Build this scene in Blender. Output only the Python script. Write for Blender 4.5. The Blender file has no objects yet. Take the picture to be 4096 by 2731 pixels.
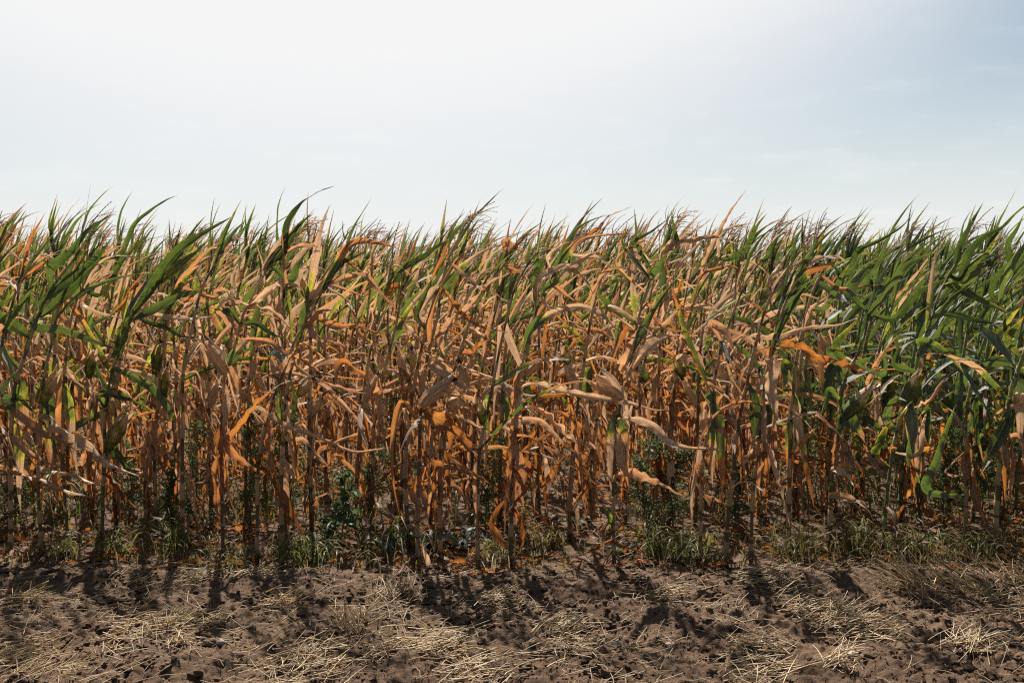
import bpy, math
import numpy as np
from mathutils import Vector

# ------------------------------------------------------------------ camera, sky, sun, exposure
SC = bpy.context.scene
COL = SC.collection
R = math.radians
CAM_H = 1.70
PITCH = R(4.53)
FPX = 3982.0                      # 35 mm lens on a 4096 px wide frame
cam_d = bpy.data.cameras.new('camera'); cam_d.lens = 35.0; cam_d.sensor_width = 36.0
cam_d.clip_end = 2000.0
cam = bpy.data.objects.new('camera', cam_d); COL.objects.link(cam)
cam.location = (0, 0, CAM_H); cam.rotation_euler = (R(90) - PITCH, 0, 0)
SC.camera = cam

SUN_EL, SUN_AZ = R(50), R(-11)     # azimuth from +Y towards +X
world = bpy.data.worlds.new('World'); SC.world = world; world.use_nodes = True
wn, wl = world.node_tree.nodes, world.node_tree.links
wn.clear()
w_out = wn.new('ShaderNodeOutputWorld'); w_bg = wn.new('ShaderNodeBackground')
sky = wn.new('ShaderNodeTexSky'); sky.sky_type = 'NISHITA'; sky.sun_disc = False
sky.sun_elevation = SUN_EL; sky.sun_rotation = SUN_AZ
sky.air_density = 1.0; sky.dust_density = 0.6; sky.ozone_density = 2.0; sky.altitude = 100
w_bg.inputs['Strength'].default_value = 0.059
geo = wn.new('ShaderNodeNewGeometry')
# thin haze veil and a few faint wisps of cirrus, both laid out by direction in the sky
def wmath(op, a, b=None):
    n = wn.new('ShaderNodeMath'); n.operation = op
    for i, v in enumerate((a, b)):
        if v is None: continue
        if isinstance(v, (int, float)): n.inputs[i].default_value = v
        else: wl.new(v, n.inputs[i])
    return n.outputs[0]
tc = wn.new('ShaderNodeTexCoord')
mp = wn.new('ShaderNodeMapping'); mp.inputs['Scale'].default_value = (7, 7, 30)
wl.new(tc.outputs['Generated'], mp.inputs['Vector'])
cn = wn.new('ShaderNodeTexNoise'); cn.inputs['Scale'].default_value = 1.6
cn.inputs['Detail'].default_value = 7; cn.inputs['Roughness'].default_value = 0.62
wl.new(mp.outputs[0], cn.inputs['Vector'])
cr = wn.new('ShaderNodeMapRange'); cr.inputs[1].default_value = 0.52; cr.inputs[2].default_value = 0.80
wl.new(cn.outputs[0], cr.inputs[0])
sep = wn.new('ShaderNodeSeparateXYZ'); wl.new(tc.outputs['Generated'], sep.inputs[0])
band = wn.new('ShaderNodeMapRange'); band.inputs[1].default_value = 0.32; band.inputs[2].default_value = 0.04
wl.new(sep.outputs[2], band.inputs[0])
cloud = wmath('MULTIPLY', wmath('MULTIPLY', cr.outputs[0], band.outputs[0]), 0.38)
hz = wn.new('ShaderNodeMapRange'); hz.inputs[1].default_value = 0.28; hz.inputs[2].default_value = 0.0
hz.inputs[3].default_value = 0.0; hz.inputs[4].default_value = 0.93
wl.new(sep.outputs[2], hz.inputs[0])
mixh = wn.new('ShaderNodeMix'); mixh.data_type = 'RGBA'
dt = wn.new('ShaderNodeVectorMath'); dt.operation = 'DOT_PRODUCT'; wl.new(tc.outputs['Generated'], dt.inputs[0])
dt.inputs[1].default_value = (math.sin(SUN_AZ) * math.cos(SUN_EL), math.cos(SUN_AZ) * math.cos(SUN_EL), math.sin(SUN_EL))
au = wn.new('ShaderNodeMapRange'); au.interpolation_type = 'SMOOTHSTEP'      # hazy glow round the sun
au.inputs[1].default_value = math.cos(R(52.5)); au.inputs[2].default_value = math.cos(R(38)); wl.new(dt.outputs['Value'], au.inputs[0])
veil = wmath('SUBTRACT', 1.0, wmath('MULTIPLY', wmath('SUBTRACT', 1.0, hz.outputs[0]), wmath('SUBTRACT', 1.0, au.outputs[0])))
# the haze glows towards the sun's side of the sky and stays dim behind the camera
ds = wn.new('ShaderNodeVectorMath'); ds.operation = 'DOT_PRODUCT'; wl.new(tc.outputs['Generated'], ds.inputs[0])
ds.inputs[1].default_value = (math.sin(SUN_AZ), math.cos(SUN_AZ), 0)
side = wn.new('ShaderNodeMapRange'); side.interpolation_type = 'SMOOTHSTEP'; side.inputs[1].default_value = -0.2; side.inputs[2].default_value = 0.45
side.inputs[3].default_value = 0.12; wl.new(ds.outputs['Value'], side.inputs[0])
wl.new(wmath('MULTIPLY', veil, side.outputs[0]), mixh.inputs[0]); stint = wn.new('ShaderNodeMix'); stint.data_type = 'RGBA'; stint.blend_type = 'MULTIPLY'; stint.inputs[0].default_value = 1.0
wl.new(sky.outputs[0], stint.inputs[6]); stint.inputs[7].default_value = (0.40, 0.49, 0.49, 1); wl.new(stint.outputs[2], mixh.inputs[6])
mixh.inputs[7].default_value = (6.5, 6.52, 6.55, 1)
mixc = wn.new('ShaderNodeMix'); mixc.data_type = 'RGBA'
wl.new(cloud, mixc.inputs[0]); wl.new(mixh.outputs[2], mixc.inputs[6])
mixc.inputs[7].default_value = (7.0, 7.0, 7.0, 1)
wl.new(mixc.outputs[2], w_bg.inputs['Color']); wl.new(w_bg.outputs[0], w_out.inputs[0])

sd = bpy.data.lights.new('sun', 'SUN'); sd.energy = 5.0; sd.angle = R(0.9); sd.color = (1.0, 0.93, 0.83)
sun = bpy.data.objects.new('sun', sd); COL.objects.link(sun)
S = Vector((math.sin(SUN_AZ) * math.cos(SUN_EL), math.cos(SUN_AZ) * math.cos(SUN_EL), math.sin(SUN_EL)))
sun.rotation_euler = S.to_track_quat('Z', 'Y').to_euler(); sun.location = (-6, 20, 22)

SC.view_settings.view_transform = 'Standard'; SC.view_settings.look = 'None'
SC.view_settings.exposure = 1.25; SC.view_settings.gamma = 1.0
SC.cycles.use_denoising = False; SC.cycles.filter_width = 1.2
SC.cycles.max_bounces = 8; SC.cycles.diffuse_bounces = 2; SC.cycles.transmission_bounces = 4
SC.cycles.sample_clamp_indirect = 6.0

# ------------------------------------------------------------------ helpers
RNG = np.random.default_rng(7)
CP, SP_ = math.cos(PITCH), math.sin(PITCH)
def ray(px, py):
    """direction through a pixel of the 4096 x 2731 frame"""
    a, b = (px - 2048.0) / FPX, -(py - 1365.5) / FPX
    return np.array([a, CP + b * SP_, -SP_ + b * CP])
def at(px, py, Y):
    d = ray(px, py); return np.array([0, 0, CAM_H]) + d * (Y / d[1])
def on_ground(px, py):
    d = ray(px, py); return np.array([0, 0, CAM_H]) + d * (-CAM_H / d[2])
def to_px(p):
    d = np.asarray(p) - np.array([0, 0, CAM_H])
    f = d[1] * CP - d[2] * SP_; u = d[1] * SP_ + d[2] * CP
    return np.array([2048 + FPX * d[0] / f, 1365.5 - FPX * u / f])

def nrm(a):
    return a / np.maximum(np.linalg.norm(a, axis=-1, keepdims=True), 1e-9)

def smooth(x): 
    x = np.clip(x, 0, 1); return x * x * (3 - 2 * x)

def catmull(P, n):
    P = np.asarray(P, float)
    if len(P) == 2: P = np.array([P[0], (P[0] + P[1]) / 2, P[1]])
    Q = np.vstack([2 * P[0] - P[1], P, 2 * P[-1] - P[-2]])
    seg = np.linalg.norm(np.diff(P, axis=0), axis=1); cum = np.r_[0, np.cumsum(seg)]
    t = np.linspace(0, cum[-1], n + 1)
    i = np.clip(np.searchsorted(cum, t, side='right') - 1, 0, len(P) - 2)
    u = ((t - cum[i]) / np.maximum(seg[i], 1e-9))[:, None]
    a, b, c, d = Q[i], Q[i + 1], Q[i + 2], Q[i + 3]
    return 0.5 * (2 * b + (c - a) * u + (2 * a - 5 * b + 4 * c - d) * u ** 2 + (3 * b - a - 3 * c + d) * u ** 3)

class MB:
    """collects grids of quads, then links them as ONE mesh object"""
    def __init__(s): s.v, s.f, s.uv, s.c, s.n = [], [], [], [], 0
    def add(s, v, f, uv, c):
        s.v.append(v); s.f.append(f + s.n); s.uv.append(uv); s.c.append(c); s.n += len(v)
    def grid(s, V, uv, c, close=False):
        n, m = V.shape[:2]
        i = np.arange(n - 1)[:, None]; j = np.arange(m if close else m - 1)[None, :]
        j2 = (j + 1) % m
        f = np.stack([i * m + j, i * m + j2, (i + 1) * m + j2, (i + 1) * m + j], -1).reshape(-1, 4)
        s.add(V.reshape(-1, 3), f, uv.reshape(-1, 2), c.reshape(-1, 4))
    def arrays(s):
        return np.vstack(s.v), np.vstack(s.f), np.vstack(s.uv), np.vstack(s.c)
    def merge(s, o):
        if o.n: s.add(*o.arrays())
    def mesh(s, name, mat, origin=None, sm=True):
        v, f, uv, c = s.arrays()
        if origin is not None: v = v - origin
        me = bpy.data.meshes.new(name)
        me.vertices.add(len(v)); me.vertices.foreach_set('co', v.astype(np.float32).ravel())
        me.loops.add(f.size); me.loops.foreach_set('vertex_index', f.astype(np.int32).ravel())
        me.polygons.add(len(f)); me.polygons.foreach_set('loop_start', np.arange(0, f.size, 4, dtype=np.int32))
        me.polygons.foreach_set('use_smooth', np.full(len(f), sm))
        ul = me.uv_layers.new(name='UVMap'); ul.data.foreach_set('uv', uv[f.ravel()].astype(np.float32).ravel())
        ca = me.color_attributes.new('tint', 'FLOAT_COLOR', 'POINT'); ca.data.foreach_set('color', c.astype(np.float32).ravel())
        me.update(calc_edges=True); me.materials.append(mat)
        return me
    def build(s, name, mat, parent=None, origin=None, sm=True):
        """origin: world position of the parent Empty; the mesh is stored relative to it"""
        o = bpy.data.objects.new(name, s.mesh(name, mat, origin, sm)); COL.objects.link(o)
        if parent is not None: o.parent = parent
        elif origin is not None: o.location = origin
        return o

def tag(o, label=None, cat=None, group=None, kind=None):
    if label: o['label'] = label
    if cat: o['category'] = cat
    if group: o['group'] = group
    if kind: o['kind'] = kind
    return o
def empty(name, loc):
    o = bpy.data.objects.new(name, None); COL.objects.link(o); o.location = Vector([float(q) for q in loc]); o.empty_display_size = 0.05
    return o

def frames(P, ref):
    T = nrm(np.gradient(P, axis=0))
    N = ref - (T @ ref)[:, None] * T
    N = nrm(N); B = np.cross(T, N)
    return T, N, B

def tube(mb, P, r, k=5, col=(0, 0, 0, 1), ref=(0.31, -0.83, 0.47), cols=None, rmod=None):
    P = np.asarray(P, float); n = len(P)
    T, N, B = frames(P, nrm(np.array(ref, float)))
    a = np.arange(k) * 2 * math.pi / k
    rr = np.broadcast_to(np.asarray(r, float), (n,))[:, None] * np.ones(k)[None, :]
    if rmod is not None: rr = rr * rmod
    V = P[:, None] + rr[..., None] * (np.cos(a)[None, :, None] * N[:, None] + np.sin(a)[None, :, None] * B[:, None])
    L = np.r_[0, np.cumsum(np.linalg.norm(np.diff(P, axis=0), axis=1))]
    uv = np.stack(np.broadcast_arrays((a / 6.2832)[None, :], L[:, None]), -1)
    c = np.broadcast_to(np.asarray(col, float), (n, k, 4)) if cols is None else np.broadcast_to(cols[:, None], (n, k, 4))
    mb.grid(V, uv, c, close=True)

def snoise(rng, n, k):
    """smooth 1-D noise, k knots over n samples"""
    y = rng.normal(0, 1, k + 2); x = np.linspace(0, k, n); i = np.clip(x.astype(int), 0, k); u = smooth(x - i)
    return y[i] * (1 - u) + y[np.minimum(i + 1, k + 1)] * u

VIEW = nrm(np.array([0.0, -1.0, 0.12]))
def leaf(mb, P, w, rng, d0, d1, tr=0.5, n=20, m=7, rot=0.0, twist=0.0, fold=0.35, wave=0.5, roll=0.0, glauc=0.0, basew=0.55, tip=1.0, ref=None, hue=None):
    """one maize leaf: P control points, w full width; d0 -> d1 dryness from base to tip, changing at tr"""
    C = catmull(P, n); s = np.linspace(0, 1, n + 1)
    L = np.linalg.norm(np.diff(C, axis=0), axis=1).sum()
    T, N, B = frames(C, VIEW if ref is None else ref)
    dry_ = d0 > .5; ang = rot + twist * s + (0.33 if dry_ else 0.24) * snoise(rng, n + 1, 4)
    ca, sa = np.cos(ang)[:, None], np.sin(ang)[:, None]
    N, B = N * ca + B * sa, B * ca - N * sa
    prof = (basew + (1 - basew) * smooth(s / 0.36)) * np.clip(1 - s ** 1.5, 0, 1) ** 0.95 * tip
    prof = np.maximum(prof * (1 + 0.12 * wave * snoise(rng, n + 1, 7) + (.02 * rng.normal(0, 1, n + 1) if dry_ and n > 15 else 0)), 0.012)
    v = np.linspace(-1, 1, m)
    half = w * 0.5 * prof
    phi = fold * (1 + 0.5 * snoise(rng, n + 1, 4)) + 0.35 * (1 - smooth(s / 0.2))
    phi = np.clip(phi, -0.4, 1.35)
    al = np.abs(v)[None, :]; sg = np.sign(v)[None, :]
    cr = roll * (0.7 + 0.5 * snoise(rng, n + 1, 3))[:, None]
    th = phi[:, None] + cr * al * 1.6
    x = half[:, None] * al * np.cos(th) * sg
    z = half[:, None] * al * np.sin(th)
    k = max(3, L / 0.085)
    for sd_ in (-1, 1):
        ph = rng.uniform(0, 6.28); msk = (sg == sd_) * al ** 1.7
        wv = np.sin(s * k * 6.28 * rng.uniform(.7, 1.2) + ph + 1.3 * snoise(rng, n + 1, 5)) * (0.6 + 0.5 * np.abs(snoise(rng, n + 1, 4)))
        z = z + msk * (wv * half * (0.50 if dry_ else 0.40) * wave)[:, None]
    z = z + (snoise(rng, n + 1, max(3, int(L * 6))) * 0.08 * w * wave)[:, None]
    V = C[:, None] + x[..., None] * B[:, None] + z[..., None] * N[:, None]
    dr = d0 + (d1 - d0) * smooth((s - tr + 0.12) / 0.24)
    dr = dr[:, None] + 0.22 * al ** 3 * (0.15 + s[:, None])
    col = np.empty((n + 1, m, 4)); col[..., 0] = np.clip(dr, 0, 1); col[..., 1] = rng.random() if hue is None else hue
    col[..., 2] = glauc; col[..., 3] = 1
    uv = np.stack(np.broadcast_arrays((v * 0.5 + 0.5)[None, :], (s * L)[:, None]), -1)
    mb.grid(V, uv, col)

# ------------------------------------------------------------------ materials
def new_mat(name):
    m = bpy.data.materials.new(name); m.use_nodes = True; m.node_tree.nodes.clear()
    return m, m.node_tree.nodes, m.node_tree.links
def ramp(ns, stops, interp='LINEAR'):
    r = ns.new('ShaderNodeValToRGB'); r.color_ramp.interpolation = interp
    e = r.color_ramp.elements
    while len(e) < len(stops): e.new(0.5)
    for q, (p, c) in zip(e, stops): q.position = p; q.color = (*c, 1)
    return r
def mth(ns, ls, op, a, b=None, clamp=False):
    n = ns.new('ShaderNodeMath'); n.operation = op; n.use_clamp = clamp
    for i, v in enumerate((a, b)):
        if v is None: continue
        if isinstance(v, (int, float)): n.inputs[i].default_value = v
        else: ls.new(v, n.inputs[i])
    return n.outputs[0]
def mixrgb(ns, ls, f, a, b, mode='MIX'):
    n = ns.new('ShaderNodeMix'); n.data_type = 'RGBA'; n.blend_type = mode
    for i, v in ((0, f), (6, a), (7, b)):
        if isinstance(v, (int, float)): n.inputs[i].default_value = v
        elif isinstance(v, tuple): n.inputs[i].default_value = (*v, 1)
        else: ls.new(v, n.inputs[i])
    return n.outputs[2]
def noise(ns, ls, vec, scale, detail=4, rough=0.6, dim='3D'):
    n = ns.new('ShaderNodeTexNoise'); n.noise_dimensions = dim
    n.inputs['Scale'].default_value = scale; n.inputs['Detail'].default_value = detail; n.inputs['Roughness'].default_value = rough
    if vec is not None: ls.new(vec, n.inputs['Vector'])
    return n.outputs[0]
def mapping(ns, ls, vec, sc):
    n = ns.new('ShaderNodeMapping'); n.inputs['Scale'].default_value = sc; ls.new(vec, n.inputs['Vector']); return n.outputs[0]

def leaf_material(name, trans=0.40):
    m, ns, ls = new_mat(name)
    out = ns.new('ShaderNodeOutputMaterial')
    at_ = ns.new('ShaderNodeAttribute'); at_.attribute_name = 'tint'
    sp = ns.new('ShaderNodeSeparateColor'); ls.new(at_.outputs['Color'], sp.inputs[0])
    uvn = ns.new('ShaderNodeUVMap'); g = ns.new('ShaderNodeNewGeometry')
    pos = g.outputs['Position']
    blot = noise(ns, ls, pos, 16, 5, 0.65)
    fine = noise(ns, ls, pos, 90, 3, 0.6)
    streak = noise(ns, ls, mapping(ns, ls, uvn.outputs[0], (34, 5, 1)), 1.0, 4, 0.7, '2D')
    d = mth(ns, ls, 'ADD', sp.outputs[0], mth(ns, ls, 'MULTIPLY', mth(ns, ls, 'SUBTRACT', blot, 0.5), 0.75))
    d = mth(ns, ls, 'ADD', d, mth(ns, ls, 'MULTIPLY', mth(ns, ls, 'SUBTRACT', streak, 0.5), 0.35), True)
    refl = ramp(ns, [(0.0, (0.052, 0.070, 0.040)), (0.30, (0.085, 0.105, 0.052)), (0.44, (0.19, 0.20, 0.05)),
                     (0.54, (0.34, 0.22, 0.10)), (0.75, (0.42, 0.255, 0.165)), (1.0, (0.36, 0.205, 0.13))])
    ls.new(d, refl.inputs[0])
    tr = ramp(ns, [(0.0, (0.060, 0.100, 0.014)), (0.30, (0.13, 0.18, 0.022)), (0.44, (0.46, 0.42, 0.04)),
                   (0.54, (0.80, 0.37, 0.07)), (0.75, (0.83, 0.32, 0.055)), (1.0, (0.64, 0.20, 0.04))])
    ls.new(d, tr.inputs[0])
    # waxy blue-green bloom on the upper leaves; per-leaf brownness on the dry ones
    green = mth(ns, ls, 'LESS_THAN', d, 0.42); dryk = mth(ns, ls, 'GREATER_THAN', d, 0.47)
    tone = ramp(ns, [(0.0, (0.18, 0.105, 0.055)), (0.30, (0.33, 0.215, 0.12)), (0.62, (0.48, 0.345, 0.22)), (1.0, (0.62, 0.49, 0.33))]); ls.new(sp.outputs[1], tone.inputs[0])
    gl = mth(ns, ls, 'MULTIPLY', sp.outputs[2], green)
    rc = mixrgb(ns, ls, gl, refl.outputs[0], (0.17, 0.19, 0.165))
    rc = mixrgb(ns, ls, mth(ns, ls, 'MULTIPLY', dryk, 0.7), rc, tone.outputs[0])
    spot = noise(ns, ls, mapping(ns, ls, uvn.outputs[0], (7, 30, 1)), 1.0, 5, 0.75, '2D')
    spf = ns.new('ShaderNodeMapRange'); spf.inputs[1].default_value = 0.60; spf.inputs[2].default_value = 0.72; ls.new(spot, spf.inputs[0])
    rc = mixrgb(ns, ls, mth(ns, ls, 'MULTIPLY', mth(ns, ls, 'MULTIPLY', spf.outputs[0], dryk), 0.55), rc, (0.13, 0.08, 0.055))
    hs = ns.new('ShaderNodeMapRange'); hs.inputs[3].default_value = 0.50; hs.inputs[4].default_value = 1.22; ls.new(sp.outputs[1], hs.inputs[0])
    fv = ns.new('ShaderNodeMapRange'); fv.inputs[1].default_value = 0.3; fv.inputs[2].default_value = 0.7
    fv.inputs[3].default_value = 0.78; fv.inputs[4].default_value = 1.16; ls.new(fine, fv.inputs[0])
    k = mth(ns, ls, 'MULTIPLY', hs.outputs[0], fv.outputs[0])
    sv = ns.new('ShaderNodeMapRange'); sv.inputs[1].default_value = 0.3; sv.inputs[2].default_value = 0.7
    sv.inputs[3].default_value = 0.66; sv.inputs[4].default_value = 1.24; ls.new(streak, sv.inputs[0])
    k = mth(ns, ls, 'MULTIPLY', k, sv.outputs[0])
    def scaled(c):
        n = ns.new('ShaderNodeVectorMath'); n.operation = 'SCALE'; ls.new(c, n.inputs[0]); ls.new(k, n.inputs['Scale']); return n.outputs[0]
    # pale midrib
    ux = ns.new('ShaderNodeSeparateXYZ'); ls.new(uvn.outputs[0], ux.inputs[0])
    mid = mth(ns, ls, 'ABSOLUTE', mth(ns, ls, 'SUBTRACT', ux.outputs[0], 0.5))
    rib = ns.new('ShaderNodeMapRange'); rib.inputs[1].default_value = 0.055; rib.inputs[2].default_value = 0.025
    ls.new(mid, rib.inputs[0])
    ribf = mth(ns, ls, 'MULTIPLY', rib.outputs[0], 0.6)
    ribc = mixrgb(ns, ls, green, (0.50, 0.36, 0.20), (0.26, 0.36, 0.13))
    rc2 = mixrgb(ns, ls, ribf, scaled(rc), ribc)
    dryf = mth(ns, ls, 'GREATER_THAN', d, 0.5); pm = ns.new('ShaderNodeMapRange'); pm.inputs[1].default_value = 0.35; pm.inputs[2].default_value = 0.8; ls.new(sp.outputs[1], pm.inputs[0])
    palef = mth(ns, ls, 'MULTIPLY', pm.outputs[0], mth(ns, ls, 'MULTIPLY', dryf, 0.92))
    trp = mixrgb(ns, ls, palef, tr.outputs[0], (0.47, 0.30, 0.18))
    trc = mixrgb(ns, ls, mth(ns, ls, 'MULTIPLY', ribf, 0.8), scaled(trp), (0.20, 0.11, 0.03))
    bs = ns.new('ShaderNodeBsdfPrincipled'); ls.new(rc2, bs.inputs['Base Color'])
    rg = ns.new('ShaderNodeMapRange'); rg.inputs[3].default_value = 0.48; rg.inputs[4].default_value = 0.60; ls.new(d, rg.inputs[0])
    ls.new(rg.outputs[0], bs.inputs['Roughness']); bs.inputs['Specular IOR Level'].default_value = 0.5
    tb = ns.new('ShaderNodeBsdfTranslucent'); ls.new(trc, tb.inputs['Color'])
    mx = ns.new('ShaderNodeMixShader'); mx.inputs[0].default_value = trans
    ls.new(bs.outputs[0], mx.inputs[1]); ls.new(tb.outputs[0], mx.inputs[2]); ls.new(mx.outputs[0], out.inputs[0])
    # bump: parallel veins + wrinkles
    vein = noise(ns, ls, mapping(ns, ls, uvn.outputs[0], (13, 1.6, 1)), 1.0, 2, 0.5, '2D')
    wr = noise(ns, ls, mapping(ns, ls, uvn.outputs[0], (5, 7, 1)), 1.0, 3, 0.6, '2D')
    hgt = mth(ns, ls, 'ADD', mth(ns, ls, 'MULTIPLY', vein, 0.8), mth(ns, ls, 'MULTIPLY', wr, mth(ns, ls, 'MULTIPLY', d, 0.45)))
    bp = ns.new('ShaderNodeBump'); bp.inputs['Strength'].default_value = 0.8; bp.inputs['Distance'].default_value = 0.006
    ls.new(hgt, bp.inputs['Height']); ls.new(bp.outputs[0], bs.inputs['Normal']); ls.new(bp.outputs[0], tb.inputs['Normal'])
    return m
M_LEAF = leaf_material('maize_leaf')

def stalk_material():
    """tint r: 1 = papery sheath, 0 = bare stem; g: dryness; b: node"""
    m, ns, ls = new_mat('maize_stalk')
    out = ns.new('ShaderNodeOutputMaterial'); bs = ns.new('ShaderNodeBsdfPrincipled')
    at_ = ns.new('ShaderNodeAttribute'); at_.attribute_name = 'tint'
    sp = ns.new('ShaderNodeSeparateColor'); ls.new(at_.outputs['Color'], sp.inputs[0])
    uvn = ns.new('ShaderNodeUVMap')
    st = noise(ns, ls, mapping(ns, ls, uvn.outputs[0], (22, 7, 1)), 1.0, 4, 0.7, '2D')
    dd = mth(ns, ls, 'ADD', sp.outputs[1], mth(ns, ls, 'MULTIPLY', mth(ns, ls, 'SUBTRACT', st, 0.5), 0.7), True)
    she = ramp(ns, [(0.0, (0.13, 0.19, 0.05)), (0.4, (0.23, 0.24, 0.08)), (0.65, (0.48, 0.31, 0.16)), (1.0, (0.37, 0.225, 0.12))])
    bare = ramp(ns, [(0.0, (0.07, 0.12, 0.025)), (0.5, (0.09, 0.09, 0.02)), (1.0, (0.10, 0.055, 0.022))])
    ls.new(dd, she.inputs[0]); ls.new(dd, bare.inputs[0])
    c = mixrgb(ns, ls, sp.outputs[0], bare.outputs[0], she.outputs[0])
    c = mixrgb(ns, ls, mth(ns, ls, 'MULTIPLY', sp.outputs[2], 0.5), c, (0.05, 0.032, 0.015))
    sv = ns.new('ShaderNodeMapRange'); sv.inputs[1].default_value = 0.3; sv.inputs[2].default_value = 0.7
    sv.inputs[3].default_value = 0.7; sv.inputs[4].default_value = 1.2; ls.new(st, sv.inputs[0])
    n = ns.new('ShaderNodeVectorMath'); n.operation = 'SCALE'; ls.new(c, n.inputs[0]); ls.new(sv.outputs[0], n.inputs['Scale'])
    ls.new(n.outputs[0], bs.inputs['Base Color']); bs.inputs['Roughness'].default_value = 0.5
    bp = ns.new('ShaderNodeBump'); bp.inputs['Strength'].default_value = 0.5; bp.inputs['Distance'].default_value = 0.003
    ls.new(st, bp.inputs['Height']); ls.new(bp.outputs[0], bs.inputs['Normal'])
    ls.new(bs.outputs[0], out.inputs[0]); return m
M_STALK = stalk_material()

def simple(name, c1, c2, scale=30, rough=0.7, trans=None, tf=0.3, bump=0.0, attr_val=False, spec=0.4):
    m, ns, ls = new_mat(name)
    out = ns.new('ShaderNodeOutputMaterial'); bs = ns.new('ShaderNodeBsdfPrincipled')
    g = ns.new('ShaderNodeNewGeometry'); nz = noise(ns, ls, g.outputs['Position'], scale, 5, 0.65)
    mr = ns.new('ShaderNodeMapRange'); mr.inputs[1].default_value = 0.3; mr.inputs[2].default_value = 0.7; ls.new(nz, mr.inputs[0])
    f = mr.outputs[0]
    if attr_val:
        at_ = ns.new('ShaderNodeAttribute'); at_.attribute_name = 'tint'
        sp = ns.new('ShaderNodeSeparateColor'); ls.new(at_.outputs['Color'], sp.inputs[0])
        f = mth(ns, ls, 'ADD', mth(ns, ls, 'MULTIPLY', f, 0.35), mth(ns, ls, 'MULTIPLY', sp.outputs[0], 0.75), True)
    c = mixrgb(ns, ls, f, c1, c2)
    ls.new(c, bs.inputs['Base Color']); bs.inputs['Roughness'].default_value = rough; bs.inputs['Specular IOR Level'].default_value = spec
    sh = bs.outputs[0]
    if trans:
        tb = ns.new('ShaderNodeBsdfTranslucent')
        if attr_val: ls.new(mixrgb(ns, ls, f, trans, tuple(min(1, q * 2.2) for q in c2)), tb.inputs['Color'])
        else: tb.inputs['Color'].default_value = (*trans, 1)
        mx = ns.new('ShaderNodeMixShader'); mx.inputs[0].default_value = tf
        ls.new(sh, mx.inputs[1]); ls.new(tb.outputs[0], mx.inputs[2]); sh = mx.outputs[0]
    if bump:
        bp = ns.new('ShaderNodeBump'); bp.inputs['Strength'].default_value = 0.8; bp.inputs['Distance'].default_value = bump
        ls.new(nz, bp.inputs['Height']); ls.new(bp.outputs[0], bs.inputs['Normal'])
    ls.new(sh, out.inputs[0]); return m
M_TASSEL = simple('maize_tassel', (0.34, 0.22, 0.15), (0.52, 0.38, 0.26), 60, 0.7, (0.6, 0.3, 0.12), 0.25)
M_HUSK = leaf_material('ear_husk', 0.34)
M_SILK = simple('dry_silk', (0.018, 0.009, 0.006), (0.05, 0.022, 0.012), 80, 0.6)
M_STRAW = simple('straw', (0.15, 0.09, 0.04), (0.47, 0.33, 0.155), 25, 0.45, attr_val=True, spec=0.5)
M_GRASS = simple('grass_blade', (0.028, 0.055, 0.016), (0.20, 0.135, 0.06), 25, 0.5, (0.08, 0.17, 0.02), 0.28, attr_val=True, spec=0.15)
M_WEED = simple('weed_leaf', (0.032, 0.055, 0.022), (0.085, 0.11, 0.05), 40, 0.6, (0.09, 0.17, 0.03), 0.25, attr_val=True, spec=0.2)
M_WSTEM = simple('weed_stem', (0.08, 0.10, 0.03), (0.16, 0.11, 0.05), 40, 0.6)
M_STONE = simple('field_stone', (0.20, 0.15, 0.12), (0.32, 0.26, 0.22), 30, 0.8, bump=0.004)

def soil_material():
    m, ns, ls = new_mat('soil')
    out = ns.new('ShaderNodeOutputMaterial'); bs = ns.new('ShaderNodeBsdfPrincipled')
    g = ns.new('ShaderNodeNewGeometry'); p = g.outputs['Position']
    a = noise(ns, ls, p, 3.0, 6, 0.65); b = noise(ns, ls, p, 45, 5, 0.7); c_ = noise(ns, ls, p, 260, 3, 0.6)
    r = ramp(ns, [(0.30, (0.055, 0.033, 0.020)), (0.5, (0.112, 0.070, 0.044)), (0.70, (0.200, 0.132, 0.084))])
    f = mth(ns, ls, 'ADD', mth(ns, ls, 'MULTIPLY', a, 0.45), mth(ns, ls, 'ADD', mth(ns, ls, 'MULTIPLY', b, 0.35), mth(ns, ls, 'MULTIPLY', c_, 0.2)))
    ls.new(f, r.inputs[0]); ls.new(r.outputs[0], bs.inputs['Base Color']); bs.inputs['Roughness'].default_value = 0.95
    bs.inputs['Specular IOR Level'].default_value = 0.15
    bp = ns.new('ShaderNodeBump'); bp.inputs['Strength'].default_value = 0.9; bp.inputs['Distance'].default_value = 0.012
    ls.new(mth(ns, ls, 'ADD', b, mth(ns, ls, 'MULTIPLY', c_, 0.6)), bp.inputs['Height']); ls.new(bp.outputs[0], bs.inputs['Normal'])
    ls.new(bs.outputs[0], out.inputs[0]); return m
M_SOIL = soil_material()

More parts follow.
